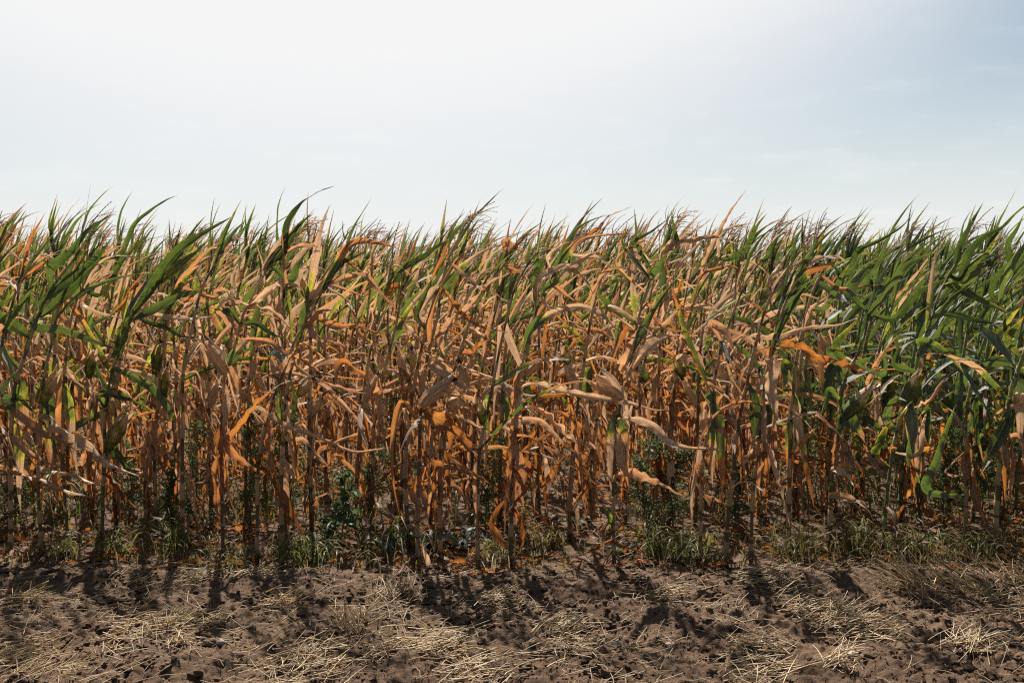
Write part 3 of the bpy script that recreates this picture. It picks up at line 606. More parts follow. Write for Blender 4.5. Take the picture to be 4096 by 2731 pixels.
# leaves: crop, colour, width, points base -> tip (crop pixels).  g green  G waxy green  m green turning dry  o orange-brown  p pale dry  y yellow
LEAVES = """
A1 g 110 330,1000 480,880 620,760 760,640 890,480
A1 g 95 405,870 400,740 560,600 700,430 900,295
A1 g 110 360,1080 560,900 740,700 830,580
A1 y 130 10,1090 40,960 70,850
A1 o 110 800,1190 960,1010 1020,900 1130,750
A1 p 55 600,960 740,1060 870,1100 1000,1130
A1 p 32 0,600 90,610 180,700 250,780
A1 p 60 0,830 60,830 120,880 150,980
A1 G 88 250,1140 300,1200 480,1210 700,1290 960,1385
A1 g 125 1080,1040 1200,870 1290,720 1400,590 1560,480 1830,320
A1 y 105 1270,830 1420,700 1560,580 1700,450
A1 m 110 1280,1090 1450,850 1600,640 1780,480
A1 y 165 930,1370 980,1220 1060,1110 1150,1040
A1 G 95 1000,1140 1200,1060 1400,950 1560,910 1660,890
A1 g 52 1140,1150 1300,1200 1430,1270 1560,1290 1640,1460
A1 g 62 950,620 1050,400 1180,280 1300,200 1395,160
A1 g 80 790,950 880,830 980,650 1200,430
A1 p 60 1830,960 1830,800 1850,700 1950,560 2000,555
A1 m 100 1790,1040 1830,1130 1870,1300
A1 m 90 1800,1460 1870,1370 1950,1290 2020,1270
A1 o 70 130,830 200,700 350,640 480,610
A1 p 55 640,900 760,720 900,640 1100,650
A1 m 70 60,1000 190,820 330,700 420,600
A1 o 60 580,1480 620,1380 560,1290 440,1270
A1 p 60 1350,1500 1370,1380 1400,1300
A1 p 70 1180,1090 1320,1120 1480,1130 1720,1100
A1 o 70 1680,960 1700,920 1780,920 1820,960
A2 p 105 -260,1000 -150,1010 -20,1050 130,1090 330,1260
A2 m 100 350,1250 430,1000 600,800 700,640 850,520
A2 m 92 560,840 640,720 700,590 810,520 950,530 1120,575
A2 p 80 440,960 510,850 640,690 720,590
A2 y 60 690,680 780,640 870,590
A2 p 80 560,850 740,800 860,800 980,920 1120,1080
A2 p 85 -20,1000 120,900 260,870 350,890 390,970
A2 o 60 630,1180 780,1180 920,1230 1030,1240
A2 o 75 415,1180 470,1260 540,1380
A2 g 75 220,620 240,400 330,250 480,140 620,85
A2 p 60 80,700 200,520 300,430 380,370 560,350
A2 g 92 90,700 230,560 330,400 450,300
A2 g 90 270,820 330,700 400,600 440,560
A2 p 62 370,880 430,680 520,480
A2 m 62 1260,1100 1330,930 1400,780 1480,600 1540,440
A2 p 74 1290,1090 1440,850 1530,700 1550,590
A2 p 42 1500,680 1600,760 1740,880 1900,960 2010,1010
A2 o 72 1470,900 1550,1020 1650,1130 1800,1210 2000,1250
A2 p 80 1400,1130 1420,1220 1470,1350 1530,1520
A2 p 60 1180,1180 1210,1140 1300,1160 1400,1190
A2 o 110 1440,1250 1600,1130 1700,1020 1830,850 2040,740
A2 p 62 1640,1010 1760,780 1850,630 2010,530
A2 p 45 1010,960 1060,740 1130,720 1260,830
A2 o 75 1030,960 1060,860 1130,870 1130,990
A2 p 75 720,980 760,1060 800,1190
A2 o 80 430,1160 500,1080 600,1060
A2 g 70 1240,680 1330,630 1420,560 1590,480
A2 p 55 250,600 330,560 440,550 500,570
A2 o 70 0,1290 130,1330 240,1420 240,1500
A2 o 50 700,670 780,720 860,800
A2 p 50 850,760 880,720 960,720 990,780
A2 o 85 1700,1400 1750,1330 1850,1290
A2 o 95 260,1450 330,1440 440,1500 520,1560
A2 g 60 0,1160 120,1240 270,1290
A2 p 55 350,1310 450,1360 560,1460
A2 m 110 350,850 310,700 420,560 520,520
B2 o 105 1200,10 1330,70 1430,150 1530,240
B2 p 85 1180,-60 1330,0 1450,40 1600,90 1720,130 1850,210 1960,225 2060,170
B3 p 76 70,170 170,150 300,195 500,230 700,260 850,290 1000,330 1090,325
A3 m 72 260,890 400,790 560,650 700,590 770,580
A3 m 62 350,700 420,630 520,520 650,480 910,460
A3 p 100 190,960 200,900 240,800 370,720 470,690
A3 m 88 100,1340 160,1200 330,1080 520,1030 700,1090 800,1190 870,1260
A3 o 100 555,1030 640,920 720,790 840,735 960,770 1010,860
A3 o 52 480,740 560,800 650,950
A3 p 52 820,720 860,610 960,540 1060,520 1190,600
A3 G 75 1100,790 1150,700 1230,600
A3 p 52 1200,580 1400,520 1560,490 1700,520 1790,550
A3 p 62 1190,610 1330,500 1460,420 1580,320
A3 p 72 725,1040 800,1020 930,1090 1060,1200 1120,1280
A3 o 62 1060,1020 1110,1130 1200,1210 1430,1235
A3 p 52 1160,1190 1280,1070 1400,970
A3 p 92 1360,1030 1520,1050 1640,1090 1720,1110
A3 o 82 1400,1050 1430,960 1480,800 1600,730 1730,710 1840,810
A3 p 62 1500,740 1580,560 1650,420 1740,250 1830,105
A3 p 40 1620,500 1700,420 1930,370
A3 o 150 900,1510 920,1380 970,1210
A3 p 120 930,1520 1050,1380 1190,1280 1350,1250
A3 o 92 1330,1270 1400,1340 1480,1470 1530,1560
A3 p 62 1310,1430 1400,1440 1500,1490
A3 o 65 1680,1340 1760,1270 1880,1260
A3 G 52 1640,1310 1680,1400 1750,1530
A3 g 46 985,560 970,400 955,250
A3 g 46 1290,540 1265,400 1245,270
A3 g 36 875,560 900,450 930,380
A3 g 46 930,570 1100,440 1230,340
A3 g 62 1700,660 1830,580 1920,400 2000,300
A3 p 50 280,740 290,640 380,560 480,520
A3 o 60 620,470 700,410 760,330 940,240
A3 o 60 0,740 60,770 130,840
A3 o 70 -60,520 30,580 120,610
A3 p 55 940,620 1010,610 1090,680 1190,600
A3 p 70 640,650 700,680 800,740
A3 y 70 700,960 740,870 790,790
A3 o 60 1280,980 1300,920 1330,830 1440,820
A3 p 45 240,990 300,1020 420,1080
A3 o 65 600,1210 690,1220 800,1300
A3 o 85 1560,1170 1640,1200 1700,1270 1750,1400
A4 G 105 590,965 700,830 800,730 910,600
A4 g 90 650,940 750,850 900,640 1060,550 1130,500
A4 G 125 790,1090 880,980 960,850 1100,700 1330,600
A4 G 92 940,870 1060,700 1180,580 1390,440
A4 g 72 620,780 700,600 860,520 1050,400 1130,290
A4 g 85 1500,810 1580,600 1700,480 1850,400 1930,320
A4 g 72 1460,720 1500,560 1570,420 1690,210
A4 y 90 1520,800 1680,640 1780,500 1830,420
A4 G 112 1520,890 1620,760 1700,650 1860,635
A4 g 92 980,1120 1130,970 1260,870 1460,800
A4 G 92 1260,1170 1370,1060 1480,930 1620,830
A4 y 82 1380,860 1470,870 1650,970 1800,1040 1930,1110
A4 g 62 1400,1090 1600,1130 1800,1180 1850,1250
A4 y 102 1180,1300 1320,1350 1450,1440 1540,1560
A4 G 112 1670,1220 1780,1300 1900,1450 1950,1560
A4 g 92 1000,1480 1060,1350 1160,1290
A4 G 72 480,1385 600,1340 730,1330
A4 y 100 530,1350 640,1200 710,1130
A4 G 62 900,1560 920,1330 1080,1150 1280,1010
A4 p 68 -140,1260 0,1260 130,1240 300,1190 450,1180 560,1170 740,1090
A4 o 135 60,1350 250,1370 480,1430 700,1510 900,1530
A4 p 62 180,900 240,790 330,700 400,660 560,660 690,800
A4 m 82 200,910 280,780 430,720 560,670
A4 p 40 260,945 400,980 550,1030
A4 o 52 290,1190 330,1060 420,990 510,920
A4 o 62 560,880 700,880 880,860
A4 p 62 0,830 100,680 200,540 260,470
A4 G 82 170,1020 210,950 300,870 430,760
A4 g 70 0,640 80,500 200,420
A4 G 80 440,1040 520,900 600,740 680,620
A4 g 70 1750,900 1850,720 2007,620
A4 g 80 1880,560 1950,420 2007,300
A4 y 90 1880,1290 1950,1180 2007,1100
B1 y 75 800,45 920,90 1000,140 1080,200 1170,320 1240,430 1290,530 1370,610
B1 m 85 700,230 800,210 950,280 1080,350 1200,410 1340,380
B1 m 66 60,300 170,390 290,490 420,540 530,610
B1 p 115 270,390 350,380 450,480 600,560 720,680 860,750 1000,780
B1 p 52 980,770 1100,850 1200,940
B1 p 66 255,700 330,740 500,770 640,830 780,860
B1 p 82 70,735 200,790 330,820 450,880 560,910 700,940
B1 b 62 720,760 830,850 900,970 1020,1060 1150,1080
B1 g 84 760,590 840,660 900,740 990,760
B1 o 104 1060,400 1110,520 1110,640 1090,730
B1 p 55 1370,80 1400,230 1460,400 1530,530
B1 p 52 440,0 500,110 600,190 740,230
B1 o 72 80,520 220,640 320,700 400,730
B1 G 100 100,240 0,240 60,130 150,40
B1 g 62 120,235 200,310 270,375
B1 o 82 1560,560 1650,640 1784,740 1900,800
B2 p 84 -20,320 130,410 250,480 400,520 560,580 700,620 860,600 940,590
B2 b 82 20,690 130,820 200,1000 240,1180
B2 b 74 175,890 280,1100 370,1270
B2 p 84 1040,320 1080,480 1050,700 1060,880
B2 o 130 1150,320 1280,400 1400,500 1520,620 1700,680
B2 p 72 1285,360 1400,390 1530,440 1640,480
B2 o 68 1140,600 1250,680 1400,730 1550,790 1700,890
B2 o 72 1280,740 1400,850 1480,970 1510,1060
B2 o 58 1140,860 1180,960 1190,1120
B2 o 92 260,0 380,90 520,150 700,200 770,215
B2 p 42 630,240 780,370 860,480 880,570
B2 o 74 850,200 870,130 880,50
B2 p 48 330,540 400,620 480,700 530,780
B2 o 85 620,0 560,60 560,160
B2 p 45 190,440 280,430 380,350
B2 b 60 1700,1230 1640,1110 1700,1000 1784,900
B2 o 62 190,660 240,750 260,830
B2 p 45 1210,1440 1180,1300 1230,1230
B3 o 112 150,320 280,420 400,550 560,600 700,640
B3 o 62 -60,430 150,400 250,450 400,600 550,650
B3 p 68 740,380 900,400 1000,460 1080,550 1200,590 1400,600 1530,615
B3 o 78 710,790 820,760 920,790 1020,840 1130,900 1230,945
B3 p 42 620,940 720,960 830,1030 950,1120
B3 y 80 690,1110 660,1050 630,975
B3 o 82 1110,290 1150,400 1210,520 1200,640
B3 p 52 1500,0 1560,150 1650,290 1784,440
B3 o 92 1370,400 1450,480 1530,560 1560,650
B3 p 52 1370,160 1460,210 1540,290
B3 G 80 1370,220 1400,310 1390,380
B3 o 52 110,515 240,600 330,690 400,790
B3 o 62 440,610 500,740 560,850
B3 p 100 400,40 450,160 500,280 540,460
B3 p 62 1110,700 1090,850 1120,960
B3 o 52 1330,840 1290,730 1340,700
B3 p 42 1500,900 1600,840 1700,860 1784,930
B3 b 42 700,1240 640,1260 550,1300 450,1345
B3 b 42 680,1120 640,1180 640,1280 640,1390
B3 b 36 720,1255 800,1280 950,1340
B3 b 82 0,740 70,880 20,960 -30,1060
B3 b 72 0,1000 60,1080 80,1250 20,1370
B3 o 70 1620,690 1680,540 1720,510
B3 o 70 800,140 870,200 880,300 820,330
B4 p 125 0,-20 20,150 30,350 10,500
B4 y 84 110,0 110,120 90,260
B4 m 110 500,380 580,420 640,520 690,630
B4 o 92 690,650 740,700 800,800
B4 o 84 500,590 560,680 620,790
B4 y 74 430,195 400,280 360,380
B4 p 62 460,740 540,790 600,860
B4 G 92 1110,880 1170,700 1250,450 1310,290
B4 G 64 1250,-10 1380,80 1450,200 1580,420
B4 G 82 830,400 840,300 900,250 970,270
B4 y 92 740,650 800,500 860,400
B4 y 135 1660,400 1560,600 1480,780
B4 p 62 1100,290 1200,150 1290,60
B4 p 62 1040,650 1080,430 1120,300
B4 p 20 1240,760 1400,590 1500,565 1600,600
B4 o 72 1420,790 1450,950 1530,1130 1570,1370
B4 o 62 440,920 560,950 680,1010 740,1140
B4 b 52 870,1100 940,1000 1000,980
B4 o 82 1640,560 1670,750 1700,880
B4 G 60 480,40 500,150 545,210
B4 o 70 1380,650 1360,750 1380,880
B4 o 80 1740,520 1784,640 1820,760
B4 o 70 200,620 260,540 330,440
B4 o 70 860,590 900,560 960,580
B4 b 60 830,1000 880,1100 900,1230
"""
# ears: crop, base -> tip, half-width px, dryness, silk, flare
EARS = """
B1 750,610 890,345 40 .35 0 .1
B1 300,290 390,60 34 .3 0 .1
A1 1770,1560 1640,1310 44 .75 0 .1
A1 700,1590 720,1370 36 .25 0 .1
A1 1220,1560 1235,1320 36 .2 1 .1
B2 1150,300 1340,125 40 .62 1 .15
B2 1350,330 1400,240 42 .75 0 .9
B2 300,230 370,110 36 .4 1 .2
B2 1580,430 1570,260 28 .3 0 .2
A2 1660,1650 1590,1480 36 .7 1 .1
B3 770,250 580,80 46 .6 0 .5
B3 775,750 750,500 28 .9 0 .1
B3 1340,480 1340,330 28 .6 0 .2
A3 440,1480 410,1340 34 .35 1 .1
A2 1230,1500 1200,1370 34 .4 1 .1
A3 1340,1580 1300,1440 36 .25 0 .1
B4 940,290 1060,75 46 .18 1 .1
B4 520,380 700,195 46 .22 1 .2
B4 1720,280 1784,215 36 .5 0 .4
B1 1140,240 1150,30 26 .3 1 .1
"""
CROPS = {c: (1024 * (int(c[1]) - 1), 700 if c[0] == 'A' else 1450, 0.5102 if c[0] == 'A' else 0.574) for c in ('A1','A2','A3','A4','B1','B2','B3','B4')}
def crop_pts(crop, toks):
    ox, oy, sc = CROPS[crop]
    return np.array([[ox + float(a) * sc, oy + float(b) * sc] for a, b in (t.split(',') for t in toks)])

class Plant: pass
front = []
for p, note, pl in STALKS:
    q = Plant(); q.p, q.note = p, note
    g = on_ground(*pl[0]); q.Y = g[1]; pts = [g] + [at(x, y, q.Y) for x, y in pl[1:]]
    for i, a in enumerate(pts): a[1] = q.Y + 0.015 * math.sin(i * 2.1 + pl[0][0])
    pts[0][2] = float(ground_z(pts[0][0], pts[0][1]))
    dtop = nrm(pts[-1] - pts[-2]); ext = max(0.06, (1.80 - pts[-1][2]) / max(dtop[2], .5))
    if ext > .3: pts.append(pts[-1] + nrm(dtop + [0.15, 0, .3]) * ext * .5); pts.append(pts[-1] + nrm(dtop + [0.45, 0, 0.1]) * ext * .5)
    else: pts.append(pts[-1] + nrm(dtop + [0.25, 0, 0]) * ext)
    q.C = catmull(pts, 44); q.px = np.array([to_px(c) for c in q.C]); q.leaves, q.ears, q.extra = [], [], False
    front.append(q)
def nearest(px, lim):
    best = (1e9, None, 0)
    for q in front:
        d = np.hypot(q.px[:, 0] - px[0], (q.px[:, 1] - px[1]) * 0.75); i = int(d.argmin())
        if d[i] < best[0]: best = (d[i], q, i)
    return best if best[0] < lim else None
def spawn(px, rng):
    """another plant of the first rows, whose stalk passes behind this leaf base"""
    Yd = rng.choice([5.72, 5.95, 6.2]) + rng.normal(0, .04); P = at(px[0], px[1], Yd)
    H = min(1.85, max(1.64, P[2] + .08) + rng.uniform(0, .1)); lean = rng.uniform(.18, .34)
    x0 = P[0] - lean * min(1, P[2] / H) ** 2.3
    q = Plant(); q.C = generic_path(x0, Yd, H, lean, rng, 40); q.Y = Yd; q.p = dry_of(x0, Yd, rng) + .08; q.note = ''; q.extra = True
    q.px = np.array([to_px(c) for c in q.C]); q.leaves, q.ears = [], []; front.append(q)
    d = np.hypot(q.px[:, 0] - px[0], q.px[:, 1] - px[1]); return (0, q, int(d.argmin()))
CODE = {'g': (.05, .18, .9, 0., .3), 'G': (.08, .22, .9, .9, .3), 'y': (.26, .40, .7, 0, .3), 'm': (.14, .85, .42, .3, .5), 'o': (.86, .98, .5, 0, .9), 'p': (.70, .80, .5, 0, .9), 'b': (.92, 1.0, .5, 0, .9)}
rl = np.random.default_rng(21)
for line in LEAVES.strip().splitlines():
    crop, code, w, *toks = line.split(); pts = crop_pts(crop, toks); w = float(w) * CROPS[crop][2]
    hit = nearest(pts[0], 165) or spawn(pts[0], rl); _, q, i = hit
    k = len(pts); off = rl.uniform(-.10, .30)
    P3 = [at(pts[j][0], pts[j][1], q.Y - .02 - off * (j / (k - 1)) ** 1.3) for j in range(k)]
    j0 = max(0, i - 1); S0 = q.C[j0]
    if np.linalg.norm(S0 - P3[0]) > .02: P3 = [S0] + P3
    d0, d1, tr, gl, wv = CODE[code]
    if code in 'mgG': tr = np.clip(tr + rl.normal(0, .12), .2, 1)
    width = w / FPX * q.Y * (.98 if code in 'gGy' else 1.2)
    m = MB(); leaf(m, P3, width, rl, d0 + rl.normal(0, .03), d1 + rl.normal(0, .03), tr, n=44, m=9, rot=rl.normal(0, .22), twist=rl.normal(0, .4 if code in 'gGym' else .85),
                   fold=rl.uniform(.15, .45) if code in 'gGy' else rl.uniform(.3, .85), wave=wv * rl.uniform(.7, 1.2), roll=0 if code in 'gGym' else rl.uniform(0, .35), glauc=gl, basew=.45,
                   hue={'p': rl.uniform(.6, 1), 'o': rl.uniform(.25, .75), 'b': rl.uniform(0, .22)}.get(code, rl.uniform(.3, .9)))
    q.leaves.append(m)
for line in EARS.strip().splitlines():
    crop, a, b, hw, dr, silk, fl = line.split(); pts = crop_pts(crop, [a, b])
    _, q, i = nearest(pts[0], 110) or spawn(pts[0], rl)
    A, B_ = at(*pts[0], q.Y - .05), at(*pts[1], q.Y - .14); L = np.linalg.norm(B_ - A)
    # the short shank that carries the ear
    q.ears.append(ear_parts(A, (B_ - A) / L, L, float(hw) * 1.12 * CROPS[crop][2] / FPX * q.Y, rl, float(dr), silk=silk == '1', husks=3, flare=float(fl)))

# more plants of the front row beyond both edges of the frame
for px in (-330, -190, -70, 4200, 4320, 4450):
    g = on_ground(px, 2235); q = Plant(); q.p = dry_of(g[0], g[1], rl); q.note = ''; q.Y = g[1]; q.extra = True
    q.C = generic_path(g[0], g[1], rl.uniform(1.65, 1.85), rl.uniform(.2, .35), rl, 40); q.px = np.array([to_px(c) for c in q.C]); q.leaves, q.ears = [], []; front.append(q)

ORD = 'first second third fourth fifth sixth seventh eighth ninth tenth eleventh twelfth thirteenth fourteenth fifteenth sixteenth seventeenth eighteenth nineteenth twentieth'.split()
front.sort(key=lambda q: q.px[0][0])
def state(p, code):
    if p < .28: return 'mostly green'
    if p < .48: return 'half-dry'
    return 'dry brown'
extras = [q for q in front if q.note == '']
n_extra = len(extras)
for q in front:
    st, lv, ta, er = plant_parts(q.C, rl, q.p, True, nl=9 if q.note == '' else 7, lod_n=18, lod_m=7, ear=False if q.ears or q.note else None,
                                 glauc=.5 if q.p < .35 else .15, tsize=1.0)
    lv = [m for m in lv if rl.random() < ((.55 if q.note else .6) if getattr(m, 'hang', 0) else (.36 if q.note else .5))]
    if q.note: lab = f"{state(q.p, 0)} front maize plant {q.note}"
    else:
        j = extras.index(q); near_q = min((r for r in front if r.note), key=lambda r: abs(r.px[0][0] - q.px[0][0]))
        jj = [e for e in extras if min((r for r in front if r.note), key=lambda r: abs(r.px[0][0] - e.px[0][0])) is near_q]
        side = 'left of' if q.px[0][0] < near_q.px[0][0] else 'right of'
        short = ' '.join(near_q.note.split()[:7]).rstrip(',')
        lab = f"maize plant {ORD[jj.index(q)]} of those around one {short}"
    link_plant(q.C[0] * [1, 1, 0] + [0, 0, float(ground_z(q.C[0][0], q.C[0][1]))], st, lv + q.leaves, ta, er + q.ears, lab, 'maize plants of the front row', roots=rl)

# ------------------------------------------------------------------ rows behind, plant by plant
N_FRONT = len(front); budget = 300 - N_FRONT
rr = np.random.default_rng(99)
ROWN = ['second', 'third', 'fourth', 'fifth', 'sixth', 'seventh']
row_y = 6.42; ri = 0; made = 0
stuff_from = None
while made < budget and ri < 6:
    half = row_y * .515 + .45; x = -half + rr.uniform(0, .1); xs = []
    while x < half: xs.append(x); x += rr.uniform(.15, .27)
    zone_n = {}
    for k, x in enumerate(xs):
        if made >= budget: break
        Yp = row_y + rr.normal(0, .05)
        gp = to_px([x, Yp, 0])
        if ri == 0 and (2180 < gp[0] < 2270 or 1290 < gp[0] < 1400): continue      # the gaps where sunlit sand shows
        p = dry_of(x, Yp, rr); H = rr.uniform(1.48, 1.84); C = generic_path(x, Yp, H, rr.uniform(-.03, .32), rr, 30)
        near = ri < 2
        st, lv, ta, er = plant_parts(C, rr, p, near, nl=12, lod_n=18 if near else 13, lod_m=7 if near else 5, glauc=.45 if p < .35 else .1)
        zone = 'left end' if gp[0] < 900 else 'left middle' if gp[0] < 1800 else 'middle' if gp[0] < 2500 else 'right middle' if gp[0] < 3250 else 'right end'
        extra = ' with an ear' if er else ' with no ear'
        lab = f"{state(p, 0)} maize plant{extra} in the {ROWN[ri]} row, {zone}"
        link_plant(np.array([x, Yp, float(ground_z(x, Yp))]), st, lv, ta, er, lab, lab.replace('maize plant', 'maize plants'), split=near)
        made += 1
    ri += 1; row_y += .75


# ------------------------------------------------------------------ the rest of the field: one mass of far plants
rf = np.random.default_rng(5)
def field_variant(p, seed):
    g = np.random.default_rng(seed); H = g.uniform(1.50, 1.84); C = generic_path(0, 0, H, g.uniform(.05, .28), g, 14)
    C[:, 2] -= C[0, 2]
    st, lv, ta, er = plant_parts(C, g, p, False, nl=11, lod_n=8, lod_m=3, ear=False, tsize=1.1, glauc=.2)
    if not ta.n: tassel_mesh(ta, C[-1], [0.1, 0, 1], g, .6, False)
    a = MB(); [a.merge(m) for m in lv]; return st.arrays(), a.arrays(), ta.arrays()
VAR = [field_variant(p, 300 + 10 * i + j) for i, p in enumerate((.05, .22, .38, .52)) for j in range(7)]
acc = [MB(), MB(), MB()]
def far_plant(x, y, p):
    i = int(np.clip(round((p - .05) / .16), 0, 3)); v = VAR[i * 7 + rf.integers(7)]
    sc = rf.uniform(.92, 1.08); a = rf.normal(0, .5); ca, sa = math.cos(a), math.sin(a)
    Rm = np.array([[ca, sa, 0], [-sa, ca, 0], [0, 0, 1]]) * sc
    for k in range(3):
        V, F, U, Cc = v[k]; acc[k].add((V @ Rm + np.array([x, y, float(land_fall(y))])).astype(np.float32), F, U, Cc)
y = 5.6
while y < row_y - .3:
    half = y * .515 + (1.0 if y < 6 else .6)
    for sgn in (-1, 1):
        for x in np.arange(half, half + 4.5, .2): far_plant(sgn * x + rf.normal(0, .03), y + rf.normal(0, .05), dry_of(sgn * x, y, rf))
    y += .75
while row_y < 44:
    half = row_y * .515 + 4.0; step = .17 if row_y < 14 else .22 if row_y < 18 else .30 if row_y < 28 else .42
    for x in np.arange(-half, half, step):
        x = x + rf.normal(0, .04); p = dry_of(x, row_y, rf) + .04; i = int(np.clip(round((p - .05) / .16), 0, 3)); v = VAR[i * 7 + rf.integers(7)]
        sc = rf.uniform(.92, 1.08); a = rf.normal(0, .5); ca, sa = math.cos(a), math.sin(a)
        Rm = np.array([[ca, sa, 0], [-sa, ca, 0], [0, 0, 1]]) * sc
        off = np.array([x, row_y + rf.normal(0, .05), float(land_fall(row_y))])
        for k in range(3):
            V, F, U, Cc = v[k]; acc[k].add((V @ Rm + off).astype(np.float32), F, U, Cc)
    row_y += .75 if row_y < 24 else 1.1
fld = acc[1].build('maize_field', M_LEAF); tag(fld, 'dense mass of distant maize plants filling the field behind the near rows', 'maize field', kind='stuff')
acc[0].build('stalks', M_STALK, fld); acc[2].build('tassels', M_TASSEL, fld)

# ------------------------------------------------------------------ weeds and grass at the foot of the rows
def weed_bush(x, y, H, W, seed, label, leafsize=.013, density=1.0, tone=.4):
    g = np.random.default_rng(seed); z0 = float(ground_z(x, y)); base = np.array([x, y, z0])
    stm, lf = MB(), MB()
    def leaflet(p, d, sz):
        d = nrm(d); s_ = nrm(np.cross(d, g.normal(0, 1, 3))); u = np.cross(s_, d) * .2
        V = np.array([[p - s_ * sz * .12, p + s_ * sz * .12], [p + d * sz * .45 - s_ * sz * .36 + u * sz, p + d * sz * .45 + s_ * sz * .36 + u * sz], [p + d * sz - s_ * .03 * sz, p + d * sz + s_ * .03 * sz]])
        t = float(np.clip(tone + g.normal(0, .25), 0, 1))
        lf.grid(V, np.zeros((3, 2, 2)), np.broadcast_to([t, 0, 0, 1.], (3, 2, 4)))
    main = catmull([base, base + [g.normal(0, .02), 0, H * .5], base + [W * .25 + g.normal(0, .03), g.normal(0, .03), H]], 14)
    tube(stm, main, np.linspace(.005, .0015, 15), 5)
    nb = int(15 * density)
    for b in range(nb):
        t = .12 + .85 * b / nb; p = main[int(t * 14)]; az = g.uniform(0, 6.28); L = W * (1.1 - .75 * t) * g.uniform(.6, 1.1)
        d = nrm(np.array([math.cos(az), math.sin(az), g.uniform(.5, 1.3)])); br = catmull([p, p + d * L * .5, p + d * L + [0.02, 0, -.02]], 8)
        tube(stm, br, np.linspace(.0024, .0009, 9), 3)
        for q in br[1:]:
            for _ in range(int(11 * density)):
                o = g.normal(0, 1, 3); leaflet(q + o * .016 * (1 if leafsize < .03 else .5), o + [0, 0, .4] if leafsize < .03 else nrm(o) + [0, 0, -.2], leafsize * g.uniform(.6, 1.4))
    root = empty('weed', base); tag(root, label, 'weed', 'weeds among the maize')
    stm.build('stem', M_WSTEM, root, base); lf.build('foliage', M_WEED, root, base)
WEEDS = [ # px, Y, height, width, label
 (775, 5.95, .80, .20, 'tall bushy green weed with fine leaves in the large left gap of the front row'),
 (680, 6.1, .52, .15, 'smaller fine-leaved weed crowding the left foot of the tall bushy weed'),
 (990, 6.15, .88, .20, 'tall feathery green weed just right of the banded front stalk'),
 (1120, 6.3, .80, .16, 'slim feathery weed behind the very long sagging leaf'),
 (1560, 6.9, 1.0, .18, 'tall dark weed standing behind the broad dead hanging leaf'),
 (1750, 7.4, 1.35, .20, 'very tall feathery weed rising among the dry tops'),
 (1960, 6.3, .62, .22, 'dark leafy weed behind the narrow ear with dark silk'),
 (2590, 6.0, .78, .20, 'bushy green weed right of the hanging white papery husk'),
 (2700, 6.3, .55, .2, 'low dark weed behind the thin stalk with reddish leaf'),
 (3240, 6.6, .95, .22, 'dark green weed beside the yellow and orange leaf'),
 (3420, 6.5, 1.0, .24, 'dense weed behind the pale stem with folded green leaf'),
 (3640, 7.0, 1.3, .24, 'tall weed mingled with the green maize on the right'),
 (3800, 6.2, .7, .25, 'thick low weed near the striped green leaf'),
 (3950, 6.3, .85, .25, 'dark weed under the broad yellowing leaves'),
 (60, 6.3, .55, .22, 'low dark weed at the left end of the rows'),
 (500, 6.5, .6, .2, 'fine-leaved weed between two dry stalks behind the greenish ear'),
 (1480, 6.4, .5, .22, 'low spreading weed beside the leafy nettle-like weed'),
 (2950, 6.2, .5, .2, 'fine low weed behind the arched drooping leaf'),
]
for i, (px, Yw, H, W, lab) in enumerate(WEEDS):
    weed_bush(at(px, 1500, Yw)[0], Yw, H, W, 40 + i, lab, density=1.25)
weed_bush(at(1350, 1500, 5.85)[0], 5.85, .52, .13, 90, 'leafy nettle-like weed with broad pointed leaves in the gap left of centre', .048, .36, .75)
weed_bush(at(1300, 1500, 5.9)[0], 5.9, .25, .14, 91, 'short broad-leaved weed beside the nettle-like weed', .04, .35, .7)

def blade(mb, p, az, L, w, tone, g, arch):
    d = np.array([math.cos(az), math.sin(az), 0.0]); up = g.uniform(.8, 1.4)
    P = [p, p + (d * .25 + [0, 0, up]) * L * .35, p + (d * .75 * arch + [0, 0, up * .95]) * L * .55, p + (d * 1.5 * arch + [0, 0, up * (1 - .65 * arch)]) * L * .62 ]
    C = catmull(P, 7); s = np.linspace(0, 1, 8); side = nrm(np.cross(d, [0, 0, 1.])); side = nrm(side + g.normal(0, .4, 3))
    hw = (w * .5 * (1 - s ** 2) + .0004)[:, None]
    V = np.stack([C - side * hw, C + side * hw], 1); t = float(np.clip(tone + g.normal(0, .12), 0, 1))
    col = np.zeros((8, 2, 4)); col[..., 0] = np.clip(t + .3 * s[:, None] ** 2, 0, 1); col[..., 3] = 1
    mb.grid(V, np.zeros((8, 2, 2)), col)
gg = np.random.default_rng(61)
TUFTS = [(700,2225,.30,46,.1,'broad-bladed green grass tuft at the foot of the left gap'), (1200,2262,.26,60,.08,'spreading bright green grass tuft left of centre at the field edge'),
 (1300,2245,.24,50,.1,'green grass tuft just right of the spreading bright one'), (1580,2190,.32,54,.2,'upright thin grass tuft beside the bare sandy hollow'), (2180,2190,.22,50,.45,'brownish grass tuft below the middle of the field'),
 (2620,2235,.26,56,.1,'wide arching green grass tuft right of the white husk plant'), (2720,2255,.24,40,.08,'bright green tuft of wide blades bending right'), (2810,2250,.28,34,.15,'grass tuft at the foot of the green and white leaved plant'),
 (3180,2255,.34,60,.35,'half dry grass tuft under the yellow and orange leaf'), (3420,2240,.36,60,.3,'tall mixed grass tuft below the pale stemmed plant'), (3660,2245,.34,64,.28,'tall green grass tuft at the foot of the fat green ear plant'),
 (3920,2245,.32,60,.25,'dense grass tuft near the right end of the front row'), (240,2235,.22,40,.2,'short grass tuft between the two leftmost thick stalks'), (460,2250,.26,44,.12,'arching grass tuft left of the broad-bladed one'),
 (880,2290,.17,20,.5,'small dry grass tuft in front of the banded pale stalk'), (2000,2230,.24,36,.4,'dry grass tuft under the crossing long leaf')]
